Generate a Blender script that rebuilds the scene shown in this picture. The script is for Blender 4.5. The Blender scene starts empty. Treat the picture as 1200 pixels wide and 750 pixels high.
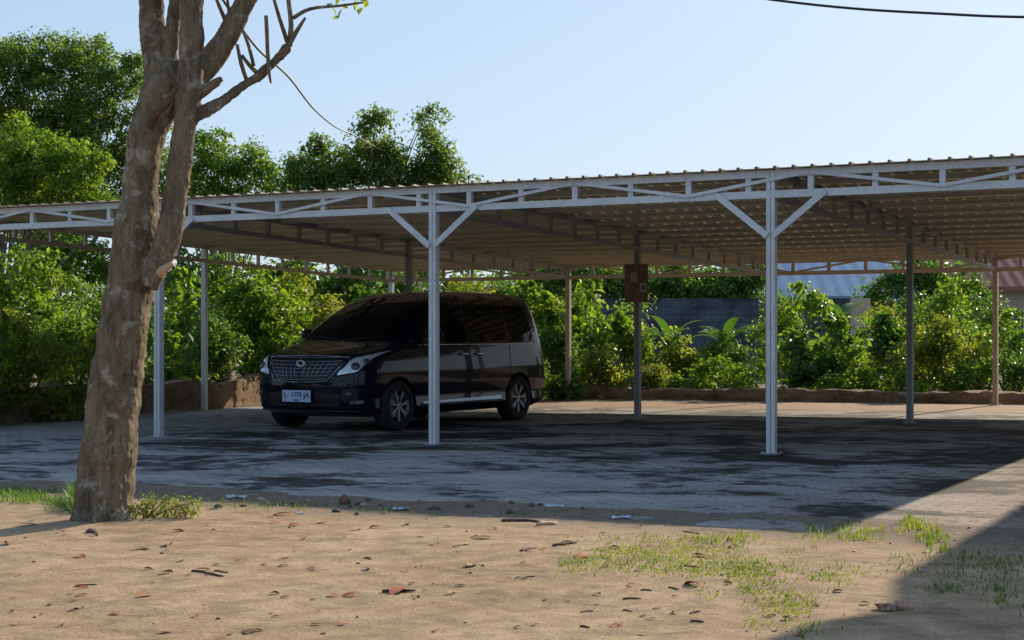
import bpy, bmesh, math, random
import numpy as np
from mathutils import Vector, Matrix, noise
rng = random.Random(7)
S = bpy.context.scene
COL = S.collection
R = math.radians
PI = math.pi

# ------------------------------------------------------------------ camera, sky, sun, exposure
CH = 1.2462
cam_d = bpy.data.cameras.new('camera'); cam = bpy.data.objects.new('camera', cam_d); COL.objects.link(cam)
cam.location = (0, 0, CH); cam.rotation_euler = (R(90), 0, 0)
cam_d.sensor_width = 36; cam_d.lens = 1859.6/1200*36; cam_d.shift_y = 0.0149
cam_d.clip_start = 0.05; cam_d.clip_end = 3000
S.camera = cam

SUN = Vector((1.21, 1.735, 1.0)).normalized()
el = math.asin(SUN.z); az = math.atan2(SUN.x, SUN.y)
w = bpy.data.worlds.new('World'); S.world = w; w.use_nodes = True
nt = w.node_tree; nt.nodes.clear()
sky = nt.nodes.new('ShaderNodeTexSky'); sky.sky_type = 'NISHITA'; sky.sun_disc = False
sky.sun_elevation = el; sky.sun_rotation = az
sky.altitude = 0; sky.air_density = 1.0; sky.dust_density = 0.9; sky.ozone_density = 2.0
bg = nt.nodes.new('ShaderNodeBackground'); bg.inputs[1].default_value = 0.1
wo = nt.nodes.new('ShaderNodeOutputWorld')
def wn_(op, a, b=None):
    n = nt.nodes.new('ShaderNodeVectorMath'); n.operation = op
    for i, v in enumerate((a, b)):
        if v is None: continue
        if isinstance(v, tuple): n.inputs[i].default_value = v
        else: nt.links.new(v, n.inputs[i])
    return n.outputs[0]
# thin high haze: the clear sky's range is rolled off and a pale veil added, the same for every ray
x_ = wn_('MULTIPLY', sky.outputs[0], (.11, .11, .11)); y_ = wn_('DIVIDE', x_, wn_('ADD', x_, (.75, .75, .75)))
y_ = wn_('ADD', wn_('MULTIPLY', y_, (.50, .545, .60)), (.105, .145, .205))
nt.links.new(wn_('MULTIPLY', y_, (8.3, 8.25, 8.2)), bg.inputs[0]); nt.links.new(bg.outputs[0], wo.inputs[0])
sd = bpy.data.lights.new('sun', 'SUN'); sd.energy = 3.1; sd.angle = R(0.53); sd.color = (1, .84, .64)
sun = bpy.data.objects.new('sun', sd); COL.objects.link(sun)
sun.rotation_euler = (-SUN).to_track_quat('-Z', 'Y').to_euler(); sun.location = (20, 30, 30)
S.view_settings.view_transform = 'Standard'; S.view_settings.look = 'None'
S.view_settings.exposure = 1.15; S.view_settings.gamma = 1; S.view_settings.use_curve_mapping = False

# ------------------------------------------------------------------ helpers
TH = 0.4798; CT, ST = math.cos(TH), math.sin(TH); OX, OZ = -0.8906, 18.15
def uv(u, v): return OX+CT*u+ST*v, OZ-ST*u+CT*v
def to_uv(X, Y):
    dx, dy = X-OX, Y-OZ
    return dx*CT-dy*ST, dx*ST+dy*CT
def sat(x, k): return k*math.tanh(x/k)
def g(X, Y): return .0084*sat(X, 60)-.0017*sat(Y-20, 60)
def gp(x, y):                      # photo position -> ground point
    k = (x-600)/1859.6
    Z = 1859.6*(CH-.034)/((y-392.93)+1859.6*(.0084*k-.0017)); return k*Z, Z
def tag(o, label=None, cat=None, group=None, kind=None):
    if label: o['label'] = label
    if cat: o['category'] = cat
    if group: o['group'] = group
    if kind: o['kind'] = kind
    return o
def empty(name, loc=(0, 0, 0), rz=0):
    o = bpy.data.objects.new(name, None); o.empty_display_size = .2; COL.objects.link(o)
    o.location = loc; o.rotation_euler = (0, 0, rz); return o
def link(name, me, mat, parent=None, smooth=False):
    o = bpy.data.objects.new(name, me); COL.objects.link(o)
    if parent is not None: o.parent = parent
    if mat is not None:
        me.materials.clear(); me.materials.append(mat)
    if smooth: me.polygons.foreach_set('use_smooth', [True]*len(me.polygons))
    return o
def mesh(name, V, F):
    me = bpy.data.meshes.new(name); me.from_pydata([tuple(v) for v in V], [], F); me.update(); return me
class MB:
    def __init__(s): s.v = []; s.f = []
    def add(s, V, F):
        n = len(s.v); s.v += [tuple(v) for v in V]; s.f += [tuple(i+n for i in f) for f in F]; return s
    def box(s, c, d, M=None):
        x, y, z = d[0]/2, d[1]/2, d[2]/2
        V = [Vector(p) for p in ((-x,-y,-z),(x,-y,-z),(x,y,-z),(-x,y,-z),(-x,-y,z),(x,-y,z),(x,y,z),(-x,y,z))]
        if M is not None: V = [M @ p for p in V]
        V = [p+Vector(c) for p in V]
        return s.add(V, [(0,3,2,1),(4,5,6,7),(0,1,5,4),(1,2,6,5),(2,3,7,6),(3,0,4,7)])
    def beam(s, a, b, wd, ht, up=(0, 0, 1)):
        a, b = Vector(a), Vector(b); d = b-a; L = d.length; d.normalize()
        x = d.cross(Vector(up)); x.normalize(); z = x.cross(d)
        M = Matrix((x, d, z)).transposed()
        return s.box((a+b)/2, (wd, L, ht), M)
    def tube(s, pts, rad, n=8, cap=True):
        P = [Vector(p) for p in pts]; m = len(P)
        if not hasattr(rad, '__len__'): rad = [rad]*m
        up = None; base = len(s.v)
        for i, p in enumerate(P):
            t = (P[min(i+1, m-1)]-P[max(i-1, 0)]).normalized()
            if up is None: up = t.orthogonal().normalized()
            else: up = (up-t*up.dot(t)).normalized()
            sd_ = t.cross(up)
            for k in range(n):
                a = 2*PI*k/n; s.v.append(tuple(p+(up*math.cos(a)+sd_*math.sin(a))*rad[i]))
        for i in range(m-1):
            for k in range(n):
                a = base+i*n+k; b = base+i*n+(k+1) % n
                s.f.append((a, b, b+n, a+n))
        if cap:
            s.f.append(tuple(base+k for k in range(n))[::-1]); s.f.append(tuple(base+(m-1)*n+k for k in range(n)))
        return s
    def build(s, name, mat, parent=None, smooth=False):
        return link(name, mesh(name, s.v, s.f), mat, parent, smooth)

# ------------------------------------------------------------------ materials
def mat(name):
    m = bpy.data.materials.new(name); m.use_nodes = True
    N = m.node_tree.nodes; L = m.node_tree.links
    b = N['Principled BSDF']; return m, N, L, b
def simple(name, col, rough=.6, metal=0, spec=.5, noise_amt=.15, scale=6, bump=0, coat=0):
    m, N, L, b = mat(name)
    b.inputs['Roughness'].default_value = rough; b.inputs['Metallic'].default_value = metal
    b.inputs['Specular IOR Level'].default_value = spec; b.inputs['Coat Weight'].default_value = coat
    tc = N.new('ShaderNodeTexCoord'); no = N.new('ShaderNodeTexNoise'); no.inputs['Scale'].default_value = scale
    no.inputs['Detail'].default_value = 8; no.inputs['Roughness'].default_value = .65
    L.new(tc.outputs['Object'], no.inputs['Vector'])
    cr = N.new('ShaderNodeValToRGB'); cr.color_ramp.elements[0].position = .3; cr.color_ramp.elements[1].position = .7
    a = [max(0, c*(1-noise_amt)) for c in col]; c2 = [min(1, c*(1+noise_amt)) for c in col]
    cr.color_ramp.elements[0].color = (*a, 1); cr.color_ramp.elements[1].color = (*c2, 1)
    L.new(no.outputs[0], cr.inputs[0]); L.new(cr.outputs[0], b.inputs['Base Color'])
    if bump:
        bp = N.new('ShaderNodeBump'); bp.inputs['Strength'].default_value = bump; bp.inputs['Distance'].default_value = .01
        L.new(no.outputs[0], bp.inputs['Height']); L.new(bp.outputs[0], b.inputs['Normal'])
    return m
def nz(N, L, vec, scale, detail=6, rough=.6, dist=0):
    n = N.new('ShaderNodeTexNoise'); n.inputs['Scale'].default_value = scale; n.inputs['Detail'].default_value = detail
    n.inputs['Roughness'].default_value = rough; n.inputs['Distortion'].default_value = dist
    L.new(vec, n.inputs['Vector']); return n.outputs[0]
def ramp(N, L, fac, stops):
    c = N.new('ShaderNodeValToRGB'); e = c.color_ramp.elements
    while len(e) < len(stops): e.new(.5)
    for i, (p, col) in enumerate(stops):
        e[i].position = p; e[i].color = (*col, 1) if len(col) == 3 else col
    L.new(fac, c.inputs[0]); return c.outputs[0]
def mixc(N, L, fac, a, b, mode='MIX'):
    m = N.new('ShaderNodeMix'); m.data_type = 'RGBA'; m.blend_type = mode
    for s_, v in ((0, fac), (6, a), (7, b)):
        if isinstance(v, (int, float)): m.inputs[s_].default_value = v
        elif isinstance(v, tuple): m.inputs[s_].default_value = (*v, 1)
        else: L.new(v, m.inputs[s_])
    return m.outputs[2]
def mth(N, L, op, a, b=None, c=None):
    m = N.new('ShaderNodeMath'); m.operation = op
    for i, v in enumerate((a, b, c)):
        if v is None: continue
        if isinstance(v, (int, float)): m.inputs[i].default_value = v
        else: L.new(v, m.inputs[i])
    return m.outputs[0]
def bump(N, L, b, h, strength, dist, prev=None):
    n = N.new('ShaderNodeBump'); n.inputs['Strength'].default_value = strength; n.inputs['Distance'].default_value = dist
    L.new(h, n.inputs['Height'])
    if prev is not None: L.new(prev, n.inputs['Normal'])
    L.new(n.outputs[0], b.inputs['Normal']); return n.outputs[0]

# values of the paving's own axes (u, v shifted) for the soiling masks
def _mp(X, Y): # mapping node rotates the vector by +TH about z
    return CT*X-ST*Y, ST*X+CT*Y
PAV_LO = _mp(*uv(0, -6))[1]; PAV_HI = _mp(*uv(0, -1))[1]; PAV_B = _mp(*uv(0, 9.3))[1]; PAV_L = _mp(*uv(-8, 0))[0]; PAV_R = _mp(*uv(6.2, -3))[0]

def m_sand():
    m, N, L, b = mat('sandy_soil'); tc = N.new('ShaderNodeTexCoord').outputs['Object']
    big = nz(N, L, tc, .7, 5, .6, .6); mid = nz(N, L, tc, 5, 6, .65, .3); fine = nz(N, L, tc, 70, 8, .75)
    c1 = ramp(N, L, big, [(.3, (.26, .181, .11)), (.5, (.37, .272, .17)), (.72, (.475, .365, .24))])
    c2 = ramp(N, L, mid, [(.36, (.17, .113, .068)), (.5, (.36, .255, .155)), (.66, (.55, .405, .26))])
    c = mixc(N, L, .5, c1, c2)
    c3 = ramp(N, L, fine, [(.36, (.35, .32, .30)), (.47, (1, 1, 1)), (.68, (1.3, 1.28, 1.25))])
    c = mixc(N, L, .85, c, c3, 'MULTIPLY')
    sp = N.new('ShaderNodeTexVoronoi'); sp.inputs['Scale'].default_value = 26; L.new(tc, sp.inputs['Vector'])
    spm = ramp(N, L, sp.outputs['Distance'], [(.07, (1, 1, 1)), (.12, (0, 0, 0))])
    msk = ramp(N, L, nz(N, L, tc, 3, 3), [(.5, (0, 0, 0)), (.62, (1, 1, 1))])
    c = mixc(N, L, mth(N, L, 'MULTIPLY', spm, msk), c, (.10, .065, .045))
    # darker grey gravelly soil next to the paving, ragged towards the open sand
    mp = N.new('ShaderNodeMapping'); mp.inputs['Rotation'].default_value = (0, 0, TH); L.new(tc, mp.inputs['Vector'])
    sx = N.new('ShaderNodeSeparateXYZ'); L.new(mp.outputs[0], sx.inputs[0])
    e = N.new('ShaderNodeMapRange'); e.inputs[1].default_value = PAV_LO-.75; e.inputs[2].default_value = PAV_LO-.15
    L.new(mth(N, L, 'ADD', sx.outputs[1], mth(N, L, 'MULTIPLY', mth(N, L, 'SUBTRACT', mid, .5), 2.6)), e.inputs[0])
    c = mixc(N, L, mth(N, L, 'MULTIPLY', e.outputs[0], .8), c, ramp(N, L, nz(N, L, tc, 14, 6, .75), [(.35, (.075, .065, .055)), (.6, (.19, .16, .13))]))
    L.new(c, b.inputs['Base Color']); b.inputs['Roughness'].default_value = .95; b.inputs['Specular IOR Level'].default_value = .15
    p = bump(N, L, b, mid, .5, .05); bump(N, L, b, fine, .7, .012, p)
    return m
def m_paver():
    m, N, L, b = mat('concrete_pavers')
    co = N.new('ShaderNodeTexCoord').outputs['Object']
    mp = N.new('ShaderNodeMapping'); mp.inputs['Rotation'].default_value = (0, 0, TH); L.new(co, mp.inputs['Vector']); tc = mp.outputs[0]
    br = N.new('ShaderNodeTexBrick'); br.inputs['Scale'].default_value = 1; br.inputs['Brick Width'].default_value = .21
    br.inputs['Row Height'].default_value = .105; br.inputs['Mortar Size'].default_value = .010; br.inputs['Mortar Smooth'].default_value = .3
    br.inputs['Color1'].default_value = (.8, .8, .8, 1); br.inputs['Color2'].default_value = (1.15, 1.13, 1.1, 1); br.inputs['Mortar'].default_value = (.25, .24, .22, 1)
    L.new(tc, br.inputs['Vector'])
    sc = N.new('ShaderNodeMapping'); sc.inputs['Scale'].default_value = (.7, .95, 1); L.new(tc, sc.inputs['Vector'])
    a = nz(N, L, sc.outputs[0], .8, 7, .66, .5); a2 = nz(N, L, sc.outputs[0], 3.6, 9, .78, .3); a3 = nz(N, L, sc.outputs[0], 1.5, 4, .6)
    dust = ramp(N, L, a3, [(.3, (.23, .23, .22)), (.52, (.32, .315, .30)), (.72, (.42, .405, .38))])
    moss = mth(N, L, 'ADD', mth(N, L, 'MULTIPLY', a, .54), mth(N, L, 'MULTIPLY', a2, .46))
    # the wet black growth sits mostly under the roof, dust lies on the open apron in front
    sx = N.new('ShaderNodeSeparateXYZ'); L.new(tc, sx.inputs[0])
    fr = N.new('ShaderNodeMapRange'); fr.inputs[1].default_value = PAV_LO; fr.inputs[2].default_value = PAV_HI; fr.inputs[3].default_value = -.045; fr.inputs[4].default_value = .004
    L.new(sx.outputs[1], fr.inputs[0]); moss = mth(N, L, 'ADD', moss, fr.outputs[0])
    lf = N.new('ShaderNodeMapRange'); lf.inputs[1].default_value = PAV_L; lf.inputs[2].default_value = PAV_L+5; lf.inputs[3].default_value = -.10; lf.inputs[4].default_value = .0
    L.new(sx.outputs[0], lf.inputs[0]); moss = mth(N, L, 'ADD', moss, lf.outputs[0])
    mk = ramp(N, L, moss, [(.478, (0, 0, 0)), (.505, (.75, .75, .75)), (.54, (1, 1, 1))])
    rt = N.new('ShaderNodeMapRange'); rt.inputs[1].default_value = PAV_R; rt.inputs[2].default_value = PAV_R+2.2; rt.inputs[4].default_value = .85
    L.new(mth(N, L, 'ADD', sx.outputs[0], mth(N, L, 'MULTIPLY', a, 2.0)), rt.inputs[0])
    dust = mixc(N, L, rt.outputs[0], dust, ramp(N, L, a2, [(.35, (.20, .13, .085)), (.65, (.36, .26, .18))]))
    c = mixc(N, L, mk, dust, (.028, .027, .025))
    bk = N.new('ShaderNodeMapRange'); bk.inputs[1].default_value = PAV_B; bk.inputs[2].default_value = PAV_B+.9
    L.new(mth(N, L, 'ADD', sx.outputs[1], mth(N, L, 'MULTIPLY', a2, .8)), bk.inputs[0])
    c = mixc(N, L, bk.outputs[0], c, ramp(N, L, a2, [(.35, (.24, .15, .10)), (.6, (.40, .29, .20))]))
    c = mixc(N, L, .55, c, br.outputs['Color'], 'MULTIPLY')
    fine = nz(N, L, tc, 60, 6, .7)
    c = mixc(N, L, .6, c, ramp(N, L, fine, [(.35, (.6, .6, .6)), (.65, (1.2, 1.2, 1.2))]), 'MULTIPLY')
    L.new(c, b.inputs['Base Color']); b.inputs['Roughness'].default_value = .88; b.inputs['Specular IOR Level'].default_value = .2
    p = bump(N, L, b, br.outputs['Fac'], -.6, .006); bump(N, L, b, fine, .5, .006, p)
    return m
def m_stone(name, c1, c2, brick=True):
    m, N, L, b = mat(name); co = N.new('ShaderNodeTexCoord').outputs['Object']
    a = nz(N, L, co, 1.6, 8, .7, .4); f = nz(N, L, co, 22, 8, .75)
    c = ramp(N, L, a, [(.3, c1), (.7, c2)])
    c = mixc(N, L, .8, c, ramp(N, L, f, [(.3, (.45, .45, .45)), (.65, (1.2, 1.2, 1.2))]), 'MULTIPLY')
    if brick:
        vo = N.new('ShaderNodeTexVoronoi'); vo.feature = 'DISTANCE_TO_EDGE'; vo.inputs['Scale'].default_value = 4.5
        mp = N.new('ShaderNodeMapping'); mp.inputs['Scale'].default_value = (1, 1, 1.6); L.new(co, mp.inputs['Vector']); L.new(mp.outputs[0], vo.inputs['Vector'])
        e = ramp(N, L, vo.outputs['Distance'], [(.0, (.35, .33, .3)), (.07, (1, 1, 1))])
        c = mixc(N, L, .45, c, e, 'MULTIPLY')
    L.new(c, b.inputs['Base Color']); b.inputs['Roughness'].default_value = .95; b.inputs['Specular IOR Level'].default_value = .1
    bump(N, L, b, f, .8, .02); return m
def m_bark(name, dark, mid_, light, lichen):
    m, N, L, b = mat(name); co = N.new('ShaderNodeTexCoord').outputs['Object']
    mp = N.new('ShaderNodeMapping'); mp.inputs['Scale'].default_value = (1, 1, .3); L.new(co, mp.inputs['Vector'])
    a = nz(N, L, mp.outputs[0], 9, 9, .72, .6); f = nz(N, L, co, 85, 7, .75)
    c = ramp(N, L, a, [(.3, dark), (.5, mid_), (.72, light)])
    ed = nz(N, L, co, 7.5, 6, .65, .3); ek = ramp(N, L, ed, [(.56, (0, 0, 0)), (.63, (1, 1, 1))])
    c = mixc(N, L, mth(N, L, 'MULTIPLY', ek, .65), c, lichen)
    dots = N.new('ShaderNodeTexVoronoi'); dots.inputs['Scale'].default_value = 34; L.new(co, dots.inputs['Vector'])
    dk = ramp(N, L, dots.outputs['Distance'], [(.12, (1, 1, 1)), (.2, (0, 0, 0))])
    c = mixc(N, L, mth(N, L, 'MULTIPLY', dk, .35), c, lichen)
    kn = nz(N, L, co, 3.6, 4, .6, .4); kk = ramp(N, L, kn, [(.60, (0, 0, 0)), (.70, (1, 1, 1))])
    c = mixc(N, L, mth(N, L, 'MULTIPLY', kk, .6), c, dark)
    vf = N.new('ShaderNodeMapping'); vf.inputs['Scale'].default_value = (1, 1, .16); L.new(co, vf.inputs['Vector'])
    fi = nz(N, L, vf.outputs[0], 42, 8, .75, .8)
    c = mixc(N, L, .75, c, ramp(N, L, fi, [(.38, (.45, .42, .38)), (.50, (1, 1, 1)), (.7, (1.18, 1.16, 1.12))]), 'MULTIPLY')
    c = mixc(N, L, .8, c, ramp(N, L, f, [(.3, (.5, .5, .5)), (.65, (1.2, 1.2, 1.2))]), 'MULTIPLY')
    L.new(c, b.inputs['Base Color']); b.inputs['Roughness'].default_value = .92; b.inputs['Specular IOR Level'].default_value = .15
    p = bump(N, L, b, a, .8, .03); p = bump(N, L, b, fi, .8, .012, p); bump(N, L, b, f, .6, .006, p); return m
def m_leaf(name, c_lo, c_hi, tr, trw=.45, rough=.55, brown=None):
    m, N, L, b = mat(name); ge = N.new('ShaderNodeNewGeometry'); ri = ge.outputs['Random Per Island']
    stops = [(0, c_lo), (.75, c_hi)]
    if brown: stops = [(0, c_lo), (.9, c_hi), (.93, brown)]
    c = ramp(N, L, ri, stops)
    co = N.new('ShaderNodeTexCoord').outputs['Object']
    c = mixc(N, L, .8, c, ramp(N, L, nz(N, L, co, 1.3, 3), [(.35, (.6, .75, .7)), (.65, (1.3, 1.15, .9))]), 'MULTIPLY')
    L.new(c, b.inputs['Base Color']); b.inputs['Roughness'].default_value = rough; b.inputs['Specular IOR Level'].default_value = .35
    t = N.new('ShaderNodeBsdfTranslucent')
    tcx = mixc(N, L, 1.0, ramp(N, L, ri, [(0, tuple(x*.75 for x in tr)), (1, tuple(x*1.2 for x in tr))]), ramp(N, L, nz(N, L, co, 1.3, 3), [(.35, (.7, .8, .8)), (.65, (1.25, 1.1, 1))]), 'MULTIPLY')
    L.new(tcx, t.inputs[0])
    mx = N.new('ShaderNodeMixShader'); mx.inputs[0].default_value = trw
    L.new(b.outputs[0], mx.inputs[1]); L.new(t.outputs[0], mx.inputs[2])
    L.new(mx.outputs[0], N['Material Output'].inputs[0]); return m
def m_galv(name, col, rough=.5, metal=.0, dirt=(.2, .13, .08), dirt_amt=.35):
    m, N, L, b = mat(name); co = N.new('ShaderNodeTexCoord').outputs['Object']
    a = nz(N, L, co, 3, 8, .7); f = nz(N, L, co, 30, 5, .7)
    c = ramp(N, L, a, [(.3, tuple(x*.85 for x in col)), (.7, tuple(min(1, x*1.1) for x in col))])
    d = ramp(N, L, f, [(.52, (0, 0, 0)), (.68, (dirt_amt,)*3)])
    c = mixc(N, L, d, c, dirt)
    L.new(c, b.inputs['Base Color']); b.inputs['Roughness'].default_value = rough; b.inputs['Metallic'].default_value = metal; return m

M = dict(
    sand=m_sand(), paver=m_paver(),
    wall=m_stone('low_wall_stone', (.15, .105, .07), (.34, .24, .16)),
    galv=m_galv('galvanised_steel', (.68, .71, .74), .42, .15),
    steel_brown=m_galv('dusty_steel', (.60, .54, .46), .6, .0),
    steel_mid=m_galv('grey_painted_steel', (.36, .38, .40), .55, .0),
    bark=m_bark('bark', (.08, .062, .042), (.23, .182, .122), (.37, .30, .205), (.50, .47, .39)),
    broken=simple('broken_wood', (.10, .062, .042), .85, noise_amt=.5, scale=30, bump=.5),
    cutwood=simple('cut_wood', (.50, .38, .24), .85, noise_amt=.2, scale=30),
    paint=None,
)
def m_sheet():
    m, N, L, b = mat('roof_sheet_metal'); co = N.new('ShaderNodeTexCoord').outputs['Object']
    ge = N.new('ShaderNodeNewGeometry')
    a = nz(N, L, co, 1.3, 8, .7); f = nz(N, L, co, 14, 6, .7)
    under = ramp(N, L, a, [(.3, (.82, .82, .70)), (.7, (.92, .92, .82))])
    top = ramp(N, L, a, [(.3, (.085, .05, .042)), (.7, (.14, .08, .06))])
    wn = N.new('ShaderNodeSeparateXYZ'); L.new(ge.outputs['True Normal'], wn.inputs[0])
    bf = ge.outputs['Backfacing']
    c = mixc(N, L, bf, top, under)
    c = mixc(N, L, .5, c, ramp(N, L, f, [(.35, (.8, .78, .75)), (.65, (1.05, 1.05, 1.05))]), 'MULTIPLY')
    L.new(c, b.inputs['Base Color']); b.inputs['Roughness'].default_value = .30; b.inputs['Specular IOR Level'].default_value = .2; L.new(mth(N, L, 'MULTIPLY', bf, .95), b.inputs['Metallic']); return m
M['sheet'] = m_sheet()

# ------------------------------------------------------------------ ground
def axis(lo, hi, flo, fhi, step, big):
    a = []
    x = flo
    while x < fhi: a.append(x); x += step
    a.append(fhi)
    st = step; x = fhi
    while x < hi: st *= 1.35; x += st; a.append(min(x, hi))
    st = step; x = flo
    while x > lo: st *= 1.35; x -= st; a.insert(0, max(x, lo))
    return a
def ground_h(X, Y):
    u, v = to_uv(X, Y)
    z = g(X, Y)
    if abs(X) < 30 and -2 < Y < 45:
        n1 = noise.noise(Vector((X*.55, Y*.55, 3.1))); n2 = noise.noise(Vector((X*2.3, Y*2.3, 7.7))); n3 = noise.noise(Vector((X*7.5, Y*7.5, 1.3)))
        edge = -5.45+.45*noise.noise(Vector((u*.45, 5.5, 0)))+.22*noise.noise(Vector((u*1.9, 2.5, 0)))
        t = max(0, min(1, (edge-v)/.55+.5)); t = t*t*(3-2*t)
        rough = .022*n1+.012*n2+.006*n3
        out = z-.022*(1-t)+t*(.014+rough)
        if v > 12.6 or u < -8.4: out = z+.03+rough*3
        return out
    return z
xs = axis(-900, 900, -8, 8, .09, 0); ys = axis(-300, 1500, 4.5, 15, .09, 0)
V = [(x, y, ground_h(x, y)) for y in ys for x in xs]; nx = len(xs)
F = [(j*nx+i, j*nx+i+1, (j+1)*nx+i+1, (j+1)*nx+i) for j in range(len(ys)-1) for i in range(nx-1)]
tag(link('ground', mesh('ground', V, F), M['sand'], None, True), kind='structure')
us = np.linspace(-8.35, 24, 70); vs = np.linspace(-6.2, 12.3, 40)
V = []
for v in vs:
    for u in us:
        X, Y = uv(u, v); V.append((X, Y, g(X, Y)+.004))
F = [(j*70+i, j*70+i+1, (j+1)*70+i+1, (j+1)*70+i) for j in range(39) for i in range(69)]
tag(link('pavement', mesh('pavement', V, F), M['paver']), kind='structure')

# ------------------------------------------------------------------ low walls
def rough_wall(name, pts, h, t, label, matr, tumble=.035, hvar=.06, seed=0):
    V = []; F = []; rows = 7
    path = []
    for (a, b) in zip(pts[:-1], pts[1:]):
        a, b = Vector(a), Vector(b); n = max(2, int((b-a).length/.12))
        path += [a+(b-a)*k/n for k in range(n)]
    path.append(Vector(pts[-1])); m = len(path); ring = []
    prof = [(-.5, -.12)]+[(-.5, k/rows) for k in range(rows+1)]+[(.0, 1.03)]+[(.5, k/rows) for k in range(rows, -1, -1)]+[(.5, -.12)]
    for i, p in enumerate(path):
        d = (path[min(i+1, m-1)]-path[max(i-1, 0)]).normalized(); n = Vector((d.y, -d.x))
        hh = h*(1+hvar/h*noise.noise(Vector((p.x*.9, p.y*.9, seed)))*1.6)
        for (q, z) in prof:
            nn = noise.noise_vector(Vector((p.x*4+q*9, p.y*4, z*h*6+seed)))
            qq = q*(1-.25*max(0, z)**2)
            P = Vector((p.x, p.y, 0))+Vector((n.x, n.y, 0))*(-qq*t)
            P.z = g(p.x, p.y)+z*hh
            P += nn*tumble
            V.append(tuple(P))
    k = len(prof)
    for i in range(m-1):
        for j in range(k-1): F.append((i*k+j, i*k+j+1, (i+1)*k+j+1, (i+1)*k+j))
    F.append(tuple(range(k))); F.append(tuple((m-1)*k+j for j in range(k))[::-1])
    return tag(link(name, mesh(name, V, F), matr), label, 'wall')
Wp = lambda *a: [uv(*p) for p in a]
rough_wall('low_wall', Wp((-8.5, -9), (-8.5, 6.6), (-9.3, 9.4), (-10.0, 12.2)), .50, .32, 'low weathered stone wall with an orange sunlit end running along the left edge of the paving', M['wall'], seed=1)
rough_wall('low_wall', Wp((-9.9, 12.75), (0, 12.7), (9, 12.6), (24, 12.7)), .21, .5, 'low crumbling brown earth and stone wall behind the back posts under the bushes', m_stone('earth_wall', (.19, .14, .095), (.44, .34, .25), True), .05, .05, 4)

# ------------------------------------------------------------------ carport
T0, TC, BAY = 2.9435, -.0271, 4.0115
ROWV = (0, 6.02, 12.0)
U0, U1 = -2*BAY-.15, 7.12
cp = empty('carport', (OX, OZ, 0), -TH)
tag(cp, 'long open steel carport with corrugated roof on slim pale posts and lattice trusses', 'carport')
def gz(u, v):
    X, Y = uv(u, v); return g(X, Y)
Tz = lambda v: T0+TC*v
def post(u, v, wd, mt, top):
    z0 = gz(u, v)
    b = MB()
    # two channels placed back to back: front flange, two webs, a seam
    b.box((u-wd/4-.001, v, (z0+top)/2-.02), (wd/2-.004, wd, top-z0+.04)); b.box((u+wd/4+.001, v, (z0+top)/2-.02), (wd/2-.004, wd*.94, top-z0+.04))
    o = b.build('post', mt, cp)
    pb = MB(); pb.box((u, v, z0+.006), (wd*2.0, wd*2.0, .012))
    for sx_ in (-1, 1):
        for sy_ in (-1, 1): pb.tube([(u+sx_*wd*.8, v+sy_*wd*.8, z0+.012), (u+sx_*wd*.8, v+sy_*wd*.8, z0+.03)], .009, 6)
    pb.build('base_plate', M['steel_mid'], o)
    return o
DT = .29   # truss depth
def truss(u0, v0, u1, v1, mt, nseg, phase, front=False, c=.07, diag=True):
    a = Vector((u0, v0, Tz(v0))); b = Vector((u1, v1, Tz(v1)))
    tr = empty('truss', (0, 0, 0)); tr.parent = cp; tr.location = a
    L = b-a; d = L.normalized(); side = Vector((d.y, -d.x, 0)).normalized()
    MB().beam((0, 0, -c/2-.003), L+Vector((0, 0, -c/2-.003)), c, c).build('top_chord', mt, tr)
    MB().beam((0, 0, -DT+c/2), L+Vector((0, 0, -DT+c/2)), c, c).build('bottom_chord', mt, tr)
    for k in range(nseg+1):
        p = L*k/nseg
        m = MB(); m.beam(p+Vector((0, 0, -c-.004)), p+Vector((0, 0, -DT+c+.001)), c*.8, c*.8, d); m.build('strut', mt, tr)
    k = -phase % 4
    k = -k if k else 0
    i = k
    while diag and i < nseg:
        a_, b_ = max(i, 0), min(i+2, nseg)
        if b_ > a_:
            lo = ((i+phase) % 4 == 0)
            f = lambda kk: (-(DT-c*.7) if lo else -c*.55)+((DT-c*1.25)*(kk-i)/2)*(1 if lo else -1)
            off = side*(c*.5+.011)
            m = MB(); m.beam(L*a_/nseg+off+Vector((0, 0, f(a_))), L*b_/nseg+off+Vector((0, 0, f(b_))), .02, .034, (0, 0, 1)); m.build('diagonal', mt, tr)
        i += 2
    return tr
cols = (-2, -1, 0, 1)
for i in cols:
    p = post(i*BAY, 0, .092, M['galv'], Tz(0)-.004)
    if True:
        for sgn in (-1, 1):
            m = MB(); m.beam((i*BAY+sgn*.03, -.054, 2.27+gz(0, 0)), (i*BAY+sgn*.58, -.054, T0-DT+.05), .066, .03, (0, 1, 0))
            m.build('brace', M['galv'], p)
truss(U0+.06, 0, U1-.05, 0, M['galv'], 23, 3, True, .075)
# -- middle and back rows carry the cross trusses
MIDU = {-2: -2*BAY-.05, -1: -BAY+.03, 0: -.03, 1: BAY-.02}
for i in cols:
    post(MIDU[i], ROWV[1], .085, M['galv'] if i == -2 else M['steel_mid'], Tz(ROWV[1])-.004)
for i in cols:
    post(i*BAY, ROWV[2], .085, M['steel_brown'] if i > -2 else M['galv'], Tz(ROWV[2])-.004)
    truss(i*BAY, .085, i*BAY, ROWV[2]-.085, M['steel_mid'] if i > -2 else M['steel_brown'], 16, 1+i, False, .06, False)
truss(U0+.06, ROWV[2], U1-.05, ROWV[2], M['steel_brown'], 23, 3, False, .07)
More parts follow.
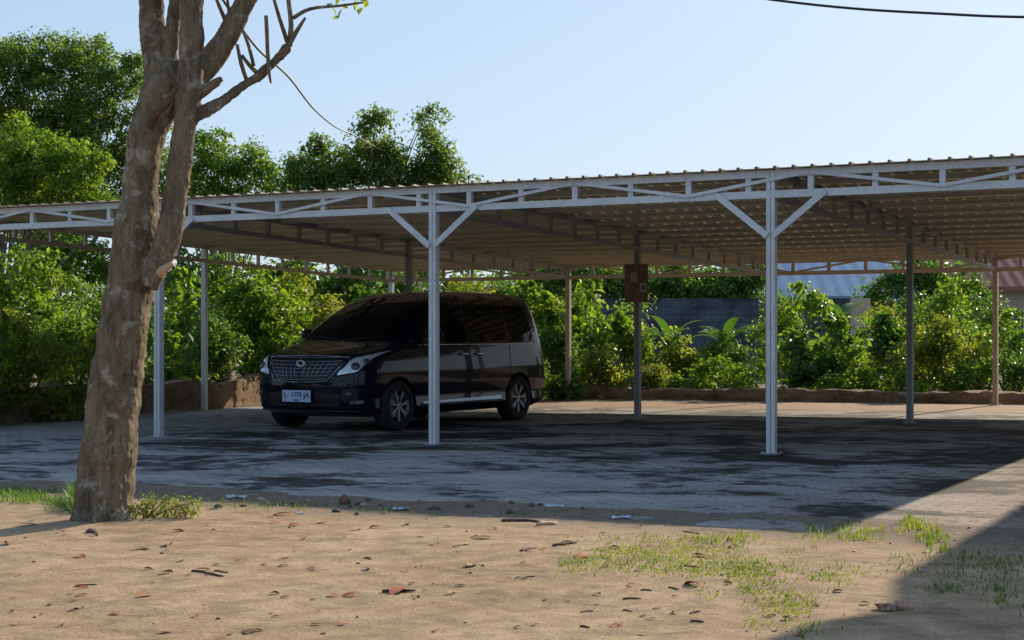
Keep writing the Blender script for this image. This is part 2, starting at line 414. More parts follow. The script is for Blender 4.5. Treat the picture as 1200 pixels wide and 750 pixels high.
# brace shown on the back posts
for v in (-.0,):
    pass
for k, v in enumerate(np.arange(.86, 11.7, .86)):
    b = MB(); zt = Tz(v)
    b.box(((U0+U1)/2, v, zt-.004-.025), (U1-U0-.1, .045, .05)); b.box(((U0+U1)/2, v+.04, zt-.004-.046), (U1-U0-.1, .035, .008))
    b.build('purlin', M['steel_brown'], cp)
# corrugated roof, ribs run from front to back
prof = []; u = U0
while u < U1:
    prof += [(u, 0), (u+.150, 0), (u+.157, .022), (u+.180, .022), (u+.187, 0)]; u += .195
vv = np.concatenate([np.linspace(-.14, 12.45, 16)])
V = []; n = len(prof)
for k, v in enumerate(vv):
    for (u, z) in prof: V.append((u, v, Tz(v)+.003+z))
F = [(k*n+i, k*n+i+1, (k+1)*n+i+1, (k+1)*n+i) for k in range(len(vv)-1) for i in range(n-1)]
link('roof_sheet', mesh('roof_sheet', V, F), M['sheet'], cp)
# conduit along a cross truss to the meter box
MB().tube([(.01, 5.95, 2.2), (.01, 5.95, 2.72)], .013, 8).build('conduit', M['steel_mid'], cp)

# meter cabinet on the middle post
mX, mY = uv(MIDU[0], ROWV[1]-.045)
cab = empty('meter_box', (mX, mY, 1.72), -.10)
tag(cab, 'rusty brown metal electrical box with two paper notices hung on a carport post', 'electrical box')
rust = simple('rusty_brown_metal', (.31, .17, .11), .7, noise_amt=.45, scale=9, bump=.2)
MB().box((0, -.10, .285), (.34, .18, .54)).build('cabinet', rust, cab)
MB().box((.0, -.197, .285), (.315, .010, .51)).build('door', rust, cab)
MB().box((0, -.11, .562), (.37, .22, .014)).build('canopy', rust, cab)
MB().box((-.035, -.2045, .375), (.10, .003, .14)).build('notice', simple('grey_paper', (.45, .45, .38), .8, noise_amt=.25, scale=25), cab)
pn = MB().box((.105, -.2045, .225), (.082, .003, .12)).build('notice', simple('pale_paper', (.6, .6, .6), .8), cab)
MB().box((.105, -.2075, .225), (.045, .002, .07)).build('printed_panel', simple('print_blue', (.10, .11, .19), .8), pn)
MB().tube([(-.125, -.215, .22), (-.125, -.215, .27)], .011, 8).build('handle', M['steel_mid'], cab)
# ------------------------------------------------------------------ the tree in the foreground
TZ = 10.64; PX = TZ/1859.6
tX, tY = gp(120, 612)
tree = empty('tree', (tX, tY, g(tX, tY)))
tag(tree, 'large forked tree with mottled bark and bare cut twigs standing on the sand', 'tree')
def T(x, y, r=None, dy=0.0):
    return Vector(((x-600)*PX-tX, TZ-tY+dy, CH-(y-392.93)*PX-g(tX, tY)))
def stem(mb, pts, n=14, dy=0, jit=.0):
    P = []; Rr = []
    # catmull-rom through the given points
    C = [(T(p[0], p[1], dy=(p[3] if len(p) > 3 else dy)), p[2]*PX) for p in pts]
    for i in range(len(C)-1):
        p0 = C[max(i-1, 0)]; p1 = C[i]; p2 = C[i+1]; p3 = C[min(i+2, len(C)-1)]
        k = max(2, int((p2[0]-p1[0]).length/.05))
        for j in range(k):
            t = j/k
            q = .5*((2*p1[0])+(-p0[0]+p2[0])*t+(2*p0[0]-5*p1[0]+4*p2[0]-p3[0])*t*t+(-p0[0]+3*p1[0]-3*p2[0]+p3[0])*t**3)
            r = p1[1]+(p2[1]-p1[1])*(t*t*(3-2*t))
            if jit: q = q+noise.noise_vector(q*9)*jit*r; r *= 1+.10*noise.noise(q*6)
            P.append(q); Rr.append(r)
    P.append(C[-1][0]); Rr.append(C[-1][1])
    mb.tube(P, Rr, n)
def fuse(mb, name, matr, parent, vox=.011, disp=True):
    me = mesh('tmp', mb.v, mb.f); o = bpy.data.objects.new('tmp', me); COL.objects.link(o)
    md = o.modifiers.new('r', 'REMESH'); md.mode = 'VOXEL'; md.voxel_size = vox
    sm = o.modifiers.new('s', 'SMOOTH'); sm.factor = .5; sm.iterations = 5
    dg = bpy.context.evaluated_depsgraph_get(); dg.update()
    m2 = bpy.data.meshes.new_from_object(o.evaluated_get(dg)); bpy.data.objects.remove(o)
    if disp:
        n = len(m2.vertices); co = np.empty(n*3); m2.vertices.foreach_get('co', co); co = co.reshape(-1, 3)
        no = np.array([v.normal[:] for v in m2.vertices])
        d = np.empty(n)
        for i in range(n):
            p = Vector(co[i]); q = Vector((p.x*9, p.y*9, p.z*2.4))
            d[i] = .011*noise.noise(q)+.006*noise.noise(p*22)+.0035*noise.noise(p*50)
        co += no*d[:, None]; m2.vertices.foreach_set('co', co.ravel()); m2.update()
    m2.name = name
    return link(name, m2, matr, parent, True)
mb = MB()
stem(mb, [(119, 632, 43), (121, 612, 36), (122, 575, 33.5), (128, 520, 32), (133, 470, 30.5), (142, 400, 29), (152, 335, 28.5), (159, 280, 25.5), (163, 235, 23), (167, 190, 21.5), (175, 150, 22), (188, 118, 24), (197, 92, 25), (196, 72, 20)], 22, 0, .08)
stem(mb, [(176, 335, 15), (193, 304, 14), (204, 268, 14.5), (212, 220, 14), (220, 160, 14), (227, 105, 15), (229, 60, 14), (229, 5, 13.5), (231, -60, 12.5), (236, -150, 10), (250, -280, 6)], 16, -.13, .08)
stem(mb, [(190, 100, 20), (183, 72, 16.5), (178, 35, 15.5), (176, 0, 14.5), (172, -60, 13), (160, -160, 10), (150, -300, 5)], 16, .03, .08)
stem(mb, [(196, 92, 12), (201, 62, 9.5), (203, 30, 8.5), (208, 0, 8), (214, -60, 7), (222, -150, 5)], 12, -.02, .08)
stem(mb, [(205, 95, 20), (230, 85, 17), (250, 62, 14.5), (268, 35, 13.5), (286, 0, 12), (310, -50, 10.5), (345, -130, 8), (370, -250, 5)], 14, .05, .08)
stem(mb, [(224, 140, 10, -.12), (240, 134, 8.5, -.1), (255, 123, 7, 0), (277, 104, 6, .05), (300, 86, 5.2, .1), (318, 69, 5.2, .12), (331, 55, 5.5, .12), (335, 50, 4.8, .12)], 10, 0, .08)
stem(mb, [(226, 118, 10, -.13), (240, 112, 7.5, -.15), (254, 105, 5.5, -.18), (264, 100, 4.2, -.2), (267, 98, 3.5, -.2)], 10, 0, .1)
# root flare
for a in range(7):
    an = a*.9+.3; ca, sa = math.cos(an), math.sin(an)
    P = [Vector((ca*.10, sa*.10, .30)), Vector((ca*.14, sa*.14, .10)), Vector((ca*.19, sa*.19, .0)), Vector((ca*.23, sa*.23, -.06))]
    mb.tube([p+Vector((.0, 0, 0)) for p in P], [.05, .055, .045, .03], 10)
fuse(mb, 'trunk', M['bark'], tree)
def twig(pts, name='branch', mt=None, n=7, dy=.0):
    m = MB(); stem(m, pts, n, dy, .12); return m.build(name, mt or M['bark'], tree, True)
twig([(333, 53, 4, .12), (345, 34, 2.8, .1), (356, 18, 1.6, .08)])
twig([(336, 50, 3.6, .12), (338, 25, 3.2, .14), (335, 0, 2.8, .15), (330, -40, 2, .2)])
twig([(334, 46, 2.8, .11), (328, 25, 2.4, .05), (321, 0, 2, .02), (312, -40, 1.4, 0)])
twig([(341, 16, 2.6, .14), (352, 6, 2.2, .2), (366, 0, 2, .25), (392, -4, 1.6, .3), (420, -10, 1.2, .35)])
twig([(287, 92, 2.6, .08), (282, 74, 2.6, .02), (278, 52, 2.0, 0)])
twig([(300, 84, 2.8, .1), (290, 74, 2.6, .05), (283, 64, 2, .02)])
twig([(296, 76, 2.3, .05), (292, 55, 2.2, 0), (286, 38, 1.8, -.03)])
twig([(264, 26, 2.5, .06), (258, 10, 2.3, 0), (250, -12, 1.6, -.05)])
twig([(268, 18, 2.0, .04), (266, -5, 1.6, 0), (268, -30, 1.2, 0)])
twig([(313, 20, 2.1, -.05), (313, 45, 2.4, 0), (313, 72, 2.4, .05), (315, 88, 1.8, .03), (317, 97, 1.0, .02)])
twig([(180, 150, 5.5, -.10), (187, 139, 5.2, -.15), (197, 132, 4.2, -.19), (206, 126, 4.4, -.24), (214, 116, 3.4, -.28), (221, 108, 2.6, -.32)], 'broken_branch', M['broken'], 9)
twig([(218, 111, 3, -.30), (214, 101, 2.6, -.33), (209, 93, 1.8, -.35)], 'broken_branch', M['broken'], 7)
twig([(192, 322, 7, -.16), (202, 316, 4.5, -.22), (212, 311, 3.2, -.25)], 'cut_stub', M['cutwood'], 9)
# small leaves hanging in at the top
def leaf_cards(C, Nn, size, flat=.0, seed=0, fold=.25, up=None):
    """centres, normals -> folded leaves of four faces with a tip"""
    r = np.random.RandomState(seed); n = len(C)
    a = r.normal(size=(n, 3)); Nn = Nn/np.maximum(1e-6, np.linalg.norm(Nn, axis=1))[:, None]
    t = a-Nn*(a*Nn).sum(1)[:, None]; t[:, 2] -= .6; t -= Nn*(t*Nn).sum(1)[:, None]
    t /= np.maximum(1e-6, np.linalg.norm(t, axis=1))[:, None]
    b = np.cross(Nn, t); s = size*(.55+.75*r.rand(n))[:, None]
    wd = .36+.12*r.rand(n)[:, None]
    p0 = C-t*s*.5; p1 = C+b*s*wd*.6+t*s*.02+Nn*s*fold*.35; p2 = C+t*s*.5-Nn*s*.1; p3 = C-b*s*wd*.6+t*s*.02+Nn*s*fold*.35; pc = C+t*s*.0
    V = np.stack([p0, p1, p2, p3], 1).reshape(-1, 3)
    base = (np.arange(n)*4)[:, None]
    F = (base+np.array([[0, 1, 2, 0, 2, 3]])).reshape(-1, 3)
    return V, F
def fast_mesh(name, V, F):
    me = bpy.data.meshes.new(name); k = F.shape[1]
    me.vertices.add(len(V)); me.vertices.foreach_set('co', np.asarray(V, dtype=np.float32).ravel())
    me.loops.add(F.size); me.loops.foreach_set('vertex_index', F.astype(np.int32).ravel())
    me.polygons.add(len(F)); me.polygons.foreach_set('loop_start', np.arange(0, F.size, k, dtype=np.int32))
    me.update(calc_edges=True); return me
Lf = dict(
    bush=m_leaf('bush_leaves', (.020, .060, .012), (.095, .17, .022), (.34, .58, .035), .42, .5, (.20, .13, .04)),
    bush2=m_leaf('bush_leaves_yellow', (.035, .075, .012), (.15, .20, .025), (.48, .60, .04), .42, .5, (.26, .14, .06)),
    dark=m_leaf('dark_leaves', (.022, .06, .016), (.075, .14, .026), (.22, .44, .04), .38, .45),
    tree=m_leaf('tree_leaves', (.032, .062, .022), (.10, .16, .035), (.30, .50, .06), .40, .5, (.13, .10, .05)),
    grass=m_leaf('grass_blades', (.055, .11, .018), (.16, .22, .035), (.40, .52, .05), .35, .6, (.35, .27, .13)),
    banana=m_leaf('banana_leaf', (.04, .11, .02), (.06, .14, .02), (.13, .30, .03), .32, .4),
)
C0 = []
for (x, y, dd) in ((386, 2, .3), (392, 6, .3), (380, -4, .28), (416, 0, .35), (410, -6, .35), (398, -3, .3), (424, -8, .36), (388, 10, .3)):
    C0.append(np.array(T(x, y, dy=dd)))
for _ in range(60): C0.append(np.array(T(380+rng.random()*60, -12-rng.random()*40, dy=.2+.3*rng.random())))
C0 = np.array(C0); r_ = np.random.RandomState(3)
Vv, Ff = leaf_cards(C0, r_.normal(size=C0.shape)+[0, 0, .8], .075, seed=5)
link('leaves', fast_mesh('leaves', Vv, Ff), Lf['bush2'], tree)

# ------------------------------------------------------------------ foliage builders
def cloud(lobes, dens, seed, leaf, shell=.28, droop=0.0, minz=.02, clump=0):
    """leaves near the skin of uneven lobes (x,y,z,rx,ry,rz) plus some inside, grouped into sprays"""
    r = np.random.RandomState(seed); CC = []; NN = []
    for (x, y, z, rx, ry, rz) in lobes:
        area = 4*PI*((rx*ry)**1.6/3+(rx*rz)**1.6/3+(ry*rz)**1.6/3)**(1/1.6)
        n = int(area*dens)
        ns = max(1 if shell > .33 else 6, n//14)                     # sprays of about 14 leaves
        d = r.normal(size=(ns, 3)); d /= np.linalg.norm(d, axis=1)[:, None]
        rad = 1-shell*np.abs(r.normal(size=ns))
        bumpy = np.array([noise.noise(Vector((q*2.3+[x, y, z]).tolist())) for q in d])
        rad = np.clip(rad*(1+.28*bumpy), .15, 1.3)
        cen = np.array([x, y, z])+d*rad[:, None]*[rx, ry, rz]
        idx = np.repeat(np.arange(ns), 14)
        sp = leaf*1.5
        off = r.normal(size=(len(idx), 3))*sp*[1, 1, .55]
        CC.append(cen[idx]+off); NN.append(d[idx]*.55+r.normal(size=(len(idx), 3))*.45+[0, 0, .5])
    C = np.concatenate(CC); Nn = np.concatenate(NN); k = C[:, 2] > minz
    C = C+r.normal(size=C.shape)*leaf*.35
    return C[k], Nn[k]
def branches(mb, root, tips, r0, seed):
    r = random.Random(seed)
    for t in tips:
        t = Vector(t); a = Vector(root); mid_ = a.lerp(t, .5)+Vector((r.uniform(-.15, .15), r.uniform(-.15, .15), .12))*(t-a).length*.8
        P = []
        for k in range(7):
            s_ = k/6; P.append(a*(1-s_)**2+mid_*2*s_*(1-s_)+t*s_*s_)
        mb.tube(P, [r0*(1-.88*k/6)+.002 for k in range(7)], 6)
bush_n = [0]
def bush(px, ytop, Z, wpx, mt, label, cat='bush', leaf=.11, dens=430, group=None, name='bush', low=0.0, squash=.75):
    bush_n[0] += 1; sd_ = bush_n[0]*17+3; r = random.Random(sd_)
    lf_ = r.choice((.8, 1.05, 1.4, 1.75)); leaf *= lf_; dens /= lf_**1.8
    X = (px-600)*Z/1859.6; top = CH+(392.93-ytop)*Z/1859.6; W = wpx*Z/1859.6/2
    gz_ = g(X, Z); H = top-gz_
    o = empty(name, (X, Z, gz_)); tag(o, label, cat, group)
    lobes = []
    nl = max(4, int(W*H*1.6)+4)
    for i in range(nl):
        a = r.uniform(0, 2*PI); rr = math.sqrt(r.random())*.72
        rad = min(W, H)*r.uniform(.26, .42); zz = rad*.6+(H-rad*1.5)*r.random()**.8*(1-.55*rr*rr)
        lobes.append((math.cos(a)*rr*W, math.sin(a)*rr*W*squash, max(rad*.5, zz), rad*r.uniform(.9, 1.25), rad, rad*r.uniform(.7, .95)))
    tr_ = min(W, H)*.34
    lobes.append((r.uniform(-.2, .2)*W, 0, H-tr_*.85, tr_*1.1, tr_, tr_*.85))
    nr = np.random.RandomState(sd_); CC = []; NN = []; cr = r.uniform(.15, .23); sub = []
    for (lx, ly, lz, a_, b_, c_) in lobes:
        for q in range(max(4, int((b_/cr)**2*4.6))):
            d = Vector((r.gauss(0, 1), r.gauss(0, 1), r.gauss(0, 1))).normalized()*r.random()**.33*1.05
            if d.z < 0: d.z *= .8
            rad = cr*r.uniform(.6, 1.5); sub.append((lx+d.x*a_, ly+d.y*b_, max(.06, lz+d.z*c_*1.1), rad))
        for q in range(2):                 # upright shoots
            x_ = lx+r.uniform(-.6, .6)*a_; y_ = ly+r.uniform(-.6, .6)*b_
            for k_ in range(4): sub.append((x_+.03*k_*r.uniform(-1, 1), y_, lz+c_*(.85+.16*k_), .13-.024*k_))
    for (x_, y_, z_, rad) in sub:
        n_ = max(5, int(9.5*rad*rad/(leaf*leaf)))
        dd = nr.normal(size=(n_, 3)); CC.append(dd*[rad*.55, rad*.55, rad*.42]+[x_, y_, z_]); NN.append(nr.normal(size=(n_, 3))*.5+dd*.25+[0, -.1, .6])
    C = np.concatenate(CC); Nn = np.concatenate(NN); k = C[:, 2] > .015; C = C[k]; Nn = Nn[k]
    Vv, Ff = leaf_cards(C, Nn, leaf, seed=sd_)
    link('foliage', fast_mesh('foliage', Vv, Ff), mt, o)
    m = MB(); branches(m, (0, 0, -.05), [(l[0], l[1], l[2]) for l in lobes], .028, sd_)
    m.build('stems', M['bark'], o, True)
    return o
def tree_far(px, ytop, Z, wpx, mt, label, ybot=None, leaf=.21, dens=88, lobes_n=16, airy=.3, name='tree', trunk_r=.17, seed=None, shape=None, cl_px=9, cover=1.6):
    bush_n[0] += 1; sd_ = seed or bush_n[0]*13+5; r = random.Random(sd_)
    X = (px-600)*Z/1859.6; top = CH+(392.93-ytop)*Z/1859.6; W = wpx*Z/1859.6/2
    gz_ = g(X, Z); H = top-gz_; o = empty(name, (X, Z, gz_)); tag(o, label, 'tree')
    zb = H*.30 if ybot is None else CH+(392.93-ybot)*Z/1859.6-gz_
    lobes = []
    if shape:
        for (lx, ly, lr) in shape:   # photo positions of the main masses
            k = Z/1859.6
            dy = r.uniform(-.5, .5)*W*.4
            lobes.append(((lx-px)*k, dy, CH+(392.93-ly)*k-gz_, lr*k*1.22, lr*k*1.1, lr*k*.92))
    else:
        for i in range(lobes_n):
            a = r.uniform(0, 2*PI); rr = math.sqrt(r.random())*.78; rad = W*r.uniform(.20, .34)
            zz = zb+(H-zb-rad)*r.random()*(1-.4*rr)
            lobes.append((math.cos(a)*rr*W, math.sin(a)*rr*W*.8, zz, rad*1.15, rad, rad*.72))
        lobes.append((0, 0, H-W*.22, W*.3, W*.3, W*.24))
    base_l = list(lobes); sub = []; nr = np.random.RandomState(sd_); CC = []; NN = []
    cr = cl_px*Z/1859.6
    for (lx, ly, lz, a_, b_, c_) in base_l:
        for q in range(max(3, int((b_/cr)**2*cover))):
            d = Vector((r.gauss(0, 1), r.gauss(0, 1), r.gauss(0, 1))).normalized()*r.random()**.45*1.04
            if d.z < 0: d.z *= .7
            rad = cr*r.uniform(.55, 1.5); sub.append((lx+d.x*a_, ly+d.y*b_, lz+d.z*c_*1.15, rad, rad, rad*.7))
    for (x_, y_, z_, rx, ry, rz) in sub:
        n_ = max(8, int(dens*rx*ry/(leaf*leaf)))
        dd = nr.normal(size=(n_, 3)); off = dd*[rx*.52, ry*.52, rz*.48]
        off[:, 2] -= (off[:, 0]**2+off[:, 1]**2)/rx*.35
        CC.append(off+[x_, y_, z_]); NN.append(nr.normal(size=(n_, 3))*.5+dd*.25+[0, 0, .7])
    C = np.concatenate(CC); Nn = np.concatenate(NN)
    Vv, Ff = leaf_cards(C, Nn, leaf, seed=sd_)
    link('crown', fast_mesh('crown', Vv, Ff), mt, o)
    m = MB(); m.tube([(0, 0, -.2), (.05, 0, zb*.5), (-.05, .05, zb), (.0, .0, zb+(H-zb)*.4)], [trunk_r*1.3, trunk_r, trunk_r*.85, trunk_r*.5], 9)
    branches(m, (0, 0, zb*.8), [(l[0], l[1], l[2]) for l in base_l+sub[::14]], trunk_r*.2, sd_)
    m.build('trunk', M['bark'], o, True)
    return o
# --- left row behind the low wall
B = bush
B(25, 290, 27.5, 190, Lf['bush'], 'tall bright green bush at the far left behind the low wall', leaf=.125)
B(100, 330, 25.5, 120, Lf['bush'], 'rounded bright green bush just left of the big tree trunk')
B(20, 372, 24.0, 150, Lf['bush2'], 'low yellow green bush spilling over the low wall at the left edge', leaf=.09, dens=560)
B(95, 398, 24.6, 90, Lf['bush2'], 'small yellow green bush above the low wall beside the big trunk', leaf=.09, dens=560)
B(222, 322, 30.5, 110, Lf['bush'], 'mid green bush between the big trunk and the second left post')
B(300, 325, 31.5, 150, Lf['bush'], 'large rounded green bush behind the front of the black van')
B(350, 318, 33.5, 130, Lf['bush2'], 'bright green bush rising over the windscreen of the black van')
B(250, 375, 29.5, 90, Lf['dark'], 'darker leafy bush behind the pale back-left posts')
B(185, 395, 28.5, 90, Lf['bush'], 'low green bush at the right side of the big trunk behind the wall')
B(215, 430, 28.8, 90, Lf['bush2'], 'small yellowish weed clump on the low wall near the sunlit wall end', leaf=.075, dens=650, cat='weeds')
# --- back row
B(600, 322, 36.5, 150, Lf['dark'], 'tall dark bush behind the bright bushes at the tail of the van')
B(745, 345, 34.5, 60, Lf['bush'], 'slim green bush just behind and right of the meter box')
B(905, 345, 35.5, 100, Lf['bush'], 'tall green bush half hidden behind the second front post')
B(1040, 368, 35.5, 110, Lf['bush2'], 'olive green bush beneath the banana plant left of the right middle post')
B(1150, 350, 35.0, 110, Lf['dark'], 'tall dark bush left of the right back post')
B(1075, 400, 31.5, 100, Lf['bush2'], 'yellow green bush directly behind the right middle post, low one')
B(1010, 410, 30.4, 80, Lf['bush'], 'lower green bush between the second front post and right middle post')
B(620, 425, 30.8, 80, Lf['bush'], 'low green bush at the rear bumper of the black van')
B(650, 350, 33.5, 90, Lf['bush2'], 'yellow green bush behind the tan back post, upper one')
B(1080, 352, 34.5, 110, Lf['dark'], 'dark green bush filling the gap behind the domed bushes at right')
B(975, 420, 30.6, 90, Lf['dark'], 'low dark green bush on the earth wall left of the right middle post')
B(1135, 425, 29.4, 100, Lf['bush'], 'low green bush on the earth wall left of the right back post')
B(670, 440, 30.8, 80, Lf['dark'], 'small dark bush at the foot of the tan back post')
B(800, 445, 30.7, 110, Lf['bush'], 'creeping green growth along the earth wall right of the meter box post', cat='weeds')
B(680, 345, 34.5, 120, Lf['bush'], 'broad green bush left of the meter box post before the grey wall')
B(440, 335, 35, 120, Lf['dark'], 'dark green bush mostly hidden behind the roof of the black van')
B(560, 330, 35, 130, Lf['bush2'], 'yellow green bush behind the rear roof of the black van')
B(622, 335, 33.2, 90, Lf['bush'], 'tall bright green bush just behind the tail of the black van', leaf=.12)
B(690, 332, 33.4, 95, Lf['bush'], 'tall green bush between the tan back post and the meter box post', leaf=.12)
B(650, 385, 32.0, 80, Lf['dark'], 'dense dark green bush behind the tan back post')
B(728, 372, 32.3, 70, Lf['bush'], 'green bush directly behind the meter box post')
B(700, 415, 31.4, 90, Lf['bush2'], 'low yellow green bush left of the meter box post')
B(790, 398, 32.2, 90, Lf['bush2'], 'straggly yellow green weed bush in front of the blue grey wall', leaf=.085, dens=420)
B(862, 394, 33.2, 90, Lf['bush'], 'bright green bush left of the second front post')
B(770, 432, 31.0, 90, Lf['bush2'], 'low yellow weeds right of the meter box post', leaf=.075, dens=650, cat='weeds')
B(845, 425, 31.0, 90, Lf['bush'], 'low green bush on the earth wall before the second front post')
B(940, 338, 32.5, 105, Lf['bush'], 'tall light green bush just right of the second front post', leaf=.12)
B(925, 395, 31.0, 90, Lf['dark'], 'darker bush at the foot of the second front post')
B(985, 378, 31.2, 90, Lf['bush'], 'broad leaved green bush left of the right middle post', leaf=.125)
B(1040, 372, 33.5, 80, Lf['dark'], 'dark olive bush behind the right middle post')
B(1105, 335, 33.0, 120, Lf['bush'], 'domed green bush right of the right middle post, taller one behind')
B(1110, 374, 30.0, 110, Lf['bush2'], 'domed bush with reddish tips right of the right middle post, nearer one', leaf=.09, dens=560)
B(1180, 370, 31.0, 90, Lf['bush'], 'tall green bush at the right edge behind the right back post')
B(1190, 415, 29.2, 70, Lf['dark'], 'dark bush at the right edge just above the earth wall')
B(1050, 440, 29.0, 130, Lf['bush'], 'low sprawling green bush hanging over the earth wall by the right middle post', leaf=.09, dens=560)
B(960, 446, 29.8, 110, Lf['bush'], 'low leafy growth over the earth wall right of the second front post', leaf=.085, dens=560)
# --- trees behind
D = tree_far
D(60, 60, 44, 300, Lf['tree'], 'big airy dark green tree at the upper left behind the carport', leaf=.13, dens=12, airy=.42, trunk_r=.26, cl_px=11, cover=3.8,
  shape=[(20, 90, 45), (75, 75, 38), (105, 62, 25), (60, 130, 55), (120, 115, 42), (10, 150, 40), (150, 95, 30), (100, 165, 50), (45, 190, 48), (150, 180, 40), (5, 60, 22), (90, 50, 12), (158, 70, 14), (110, 225, 55), (20, 240, 45), (170, 130, 22)])
D(0, 140, 38, 130, Lf['bush'], 'light green tree crown at the left edge above the carport roof', leaf=.11, dens=13, airy=.45, cl_px=11, cover=2.8,
  shape=[(0, 165, 35), (40, 180, 38), (75, 185, 34), (10, 205, 35), (60, 215, 45), (105, 200, 25), (5, 240, 40), (90, 245, 40)])
D(262, 140, 42, 150, Lf['bush'], 'green layered tree just right of the trunk fork above the carport', leaf=.115, dens=13, airy=.42, cl_px=10, cover=3.2,
  shape=[(240, 165, 22), (255, 190, 28), (290, 185, 18), (305, 188, 14), (250, 215, 32), (290, 210, 26), (265, 155, 10), (225, 200, 25), (320, 215, 25), (200, 215, 35), (262, 250, 40)])
D(440, 130, 41, 230, Lf['tree'], 'tall dark green tree with two pointed tops above the carport roof', leaf=.125, dens=14, airy=.38, cl_px=11, cover=4.6, trunk_r=.22,
  shape=[(350, 205, 22), (378, 175, 18), (375, 200, 26), (400, 190, 22), (436, 150, 13), (433, 137, 11), (447, 134, 7), (438, 172, 20), (428, 195, 26), (468, 180, 14), (470, 200, 24), (507, 152, 13), (512, 137, 11), (508, 172, 16), (500, 200, 24), (515, 190, 16), (495, 135, 6), (345, 225, 26), (400, 225, 30), (460, 230, 34), (505, 225, 22)])
D(548, 190, 42, 50, Lf['tree'], 'small tree top right of the two pointed tops', leaf=.10, dens=9, airy=.4, cl_px=6, cover=2, trunk_r=.12,
  shape=[(550, 203, 10), (543, 212, 10), (560, 213, 8), (548, 230, 18), (534, 208, 4)])
D(850, 300, 47, 190, Lf['dark'], 'dark spreading tree above the blue grey wall seen under the carport roof', leaf=.17, dens=14, cl_px=12, cover=5,
  shape=[(700, 325, 30), (660, 330, 28), (730, 335, 26), (760, 335, 30), (790, 335, 26), (820, 335, 26), (870, 340, 24), (800, 328, 28), (840, 330, 28), (875, 322, 25), (640, 320, 30)])
D(1010, 320, 44, 160, Lf['dark'], 'dark tree between the blue roof and the red roof', leaf=.17, dens=14, cl_px=12, cover=5,
  shape=[(1040, 335, 22), (1080, 325, 26), (1120, 330, 24), (1145, 345, 18), (1030, 358, 18), (1100, 350, 30)])
D(330, 300, 40, 220, Lf['dark'], 'dark shaded tree behind the left bushes under the roof edge', leaf=.17, dens=14, cl_px=12, cover=5,
  shape=[(170, 320, 34), (230, 325, 34), (290, 335, 34), (350, 330, 30), (410, 335, 32), (460, 335, 30), (510, 335, 30), (120, 310, 34), (60, 300, 34)])

# --- more trees standing left, right and behind the camera (seen in reflections, closing the horizon)
for (x, y, h_, w_, kind, lb) in ((-17, 14, 6, 7, 'tree', 'dark round tree beyond the left edge beside the carport'), (-20, 4, 7, 8, 'dark', 'wide dark tree left of the camera'), (-13, -8, 6, 8, 'tree', 'round tree behind the camera on the left'),
        (-2, -14, 7, 9, 'dark', 'wide dark tree straight behind the camera'), (10, -10, 6, 8, 'tree', 'round tree behind the camera on the right')):
    o = empty('tree', (x, y, g(x, y))); tag(o, lb, 'tree'); r = random.Random(int(x*7+y)); lobes = []
    for i in range(16):
        a = r.uniform(0, 2*PI); q = math.sqrt(r.random())*w_*.36; lobes.append((math.cos(a)*q, math.sin(a)*q, r.uniform(.25, .85)*h_, w_*.17, w_*.17, w_*.13))
    C, Nn = cloud(lobes, 36, int(abs(x)*3+abs(y)), .34, shell=.3)
    link('crown', fast_mesh('crown', *leaf_cards(C, Nn, .34, seed=4)), Lf[kind], o)
    m = MB(); m.tube([(0, 0, -.2), (0, 0, h_*.5)], [.2, .12], 8); branches(m, (0, 0, h_*.4), [l[:3] for l in lobes], .07, 3); m.build('trunk', M['bark'], o, True)
# far treeline that closes the view between the trunks
C, Nn = [], []
rw = random.Random(5); lobes = []
for i in range(130):
    x = -60+i*1.0*140/130+rw.uniform(-1, 1); y = 68+rw.uniform(-4, 4); hh = rw.uniform(1.5, 4.6)
    lobes.append((x, y, hh*.55, 2.0, 1.4, hh*.55))
C, Nn = cloud(lobes, 14, 77, .5, shell=.25)
tag(link('woodland', fast_mesh('woodland', *leaf_cards(C, Nn, .5, seed=9)), Lf['dark']), 'distant dark treeline closing the view behind the walls and trees', 'woodland', None, 'stuff')
B(-60, 330, 22.5, 190, Lf['bush'], 'green hedge bush left of the picture behind the low wall')
B(-160, 320, 19.5, 220, Lf['dark'], 'dark hedge bush further left of the picture behind the low wall')

# --- banana plants
def banana(px, ytop, Z, n, label, sd_):
    r = random.Random(sd_); X = (px-600)*Z/1859.6; gz_ = g(X, Z); H = CH+(392.93-ytop)*Z/1859.6-gz_
    o = empty('banana_plant', (X, Z, gz_)); tag(o, label, 'banana plant')
    m = MB(); m.tube([(0, 0, 0), (.02, 0, H*.3), (0, .02, H*.55)], [.10, .085, .05], 10); m.build('stem', simple('banana_stem'+str(sd_), (.16, .18, .07), .6, noise_amt=.3), o, True)
    for i in range(n):
        a = 2*PI*i/n+r.uniform(-.3, .3); L = r.uniform(.75, 1.15); el_ = r.uniform(.85, 1.4); W = r.uniform(.09, .13)
        V = []; F = []; N_ = 14; d = Vector((math.cos(a), math.sin(a), 0)); sd2 = Vector((-d.y, d.x, 0))
        p = Vector((0, 0, H*.52)); ang = el_
        for k in range(N_+1):
            t = k/N_; ww = W*math.sin(PI*min(1, (t*.93+.07)))**.6*(.15 if t < .12 else 1)
            upv = Vector((-d.x*math.sin(ang), -d.y*math.sin(ang), math.cos(ang)))
            V += [p-sd2*ww+upv*ww*.35, p, p+sd2*ww+upv*ww*.35]
            p = p+(d*math.cos(ang)+Vector((0, 0, 1))*math.sin(ang))*L/N_; ang -= r.uniform(.07, .13)
        for k in range(N_):
            b_ = k*3; F += [(b_, b_+1, b_+4, b_+3), (b_+1, b_+2, b_+5, b_+4)]
        link('leaf', mesh('leaf', V, F), Lf['banana'], o, True)
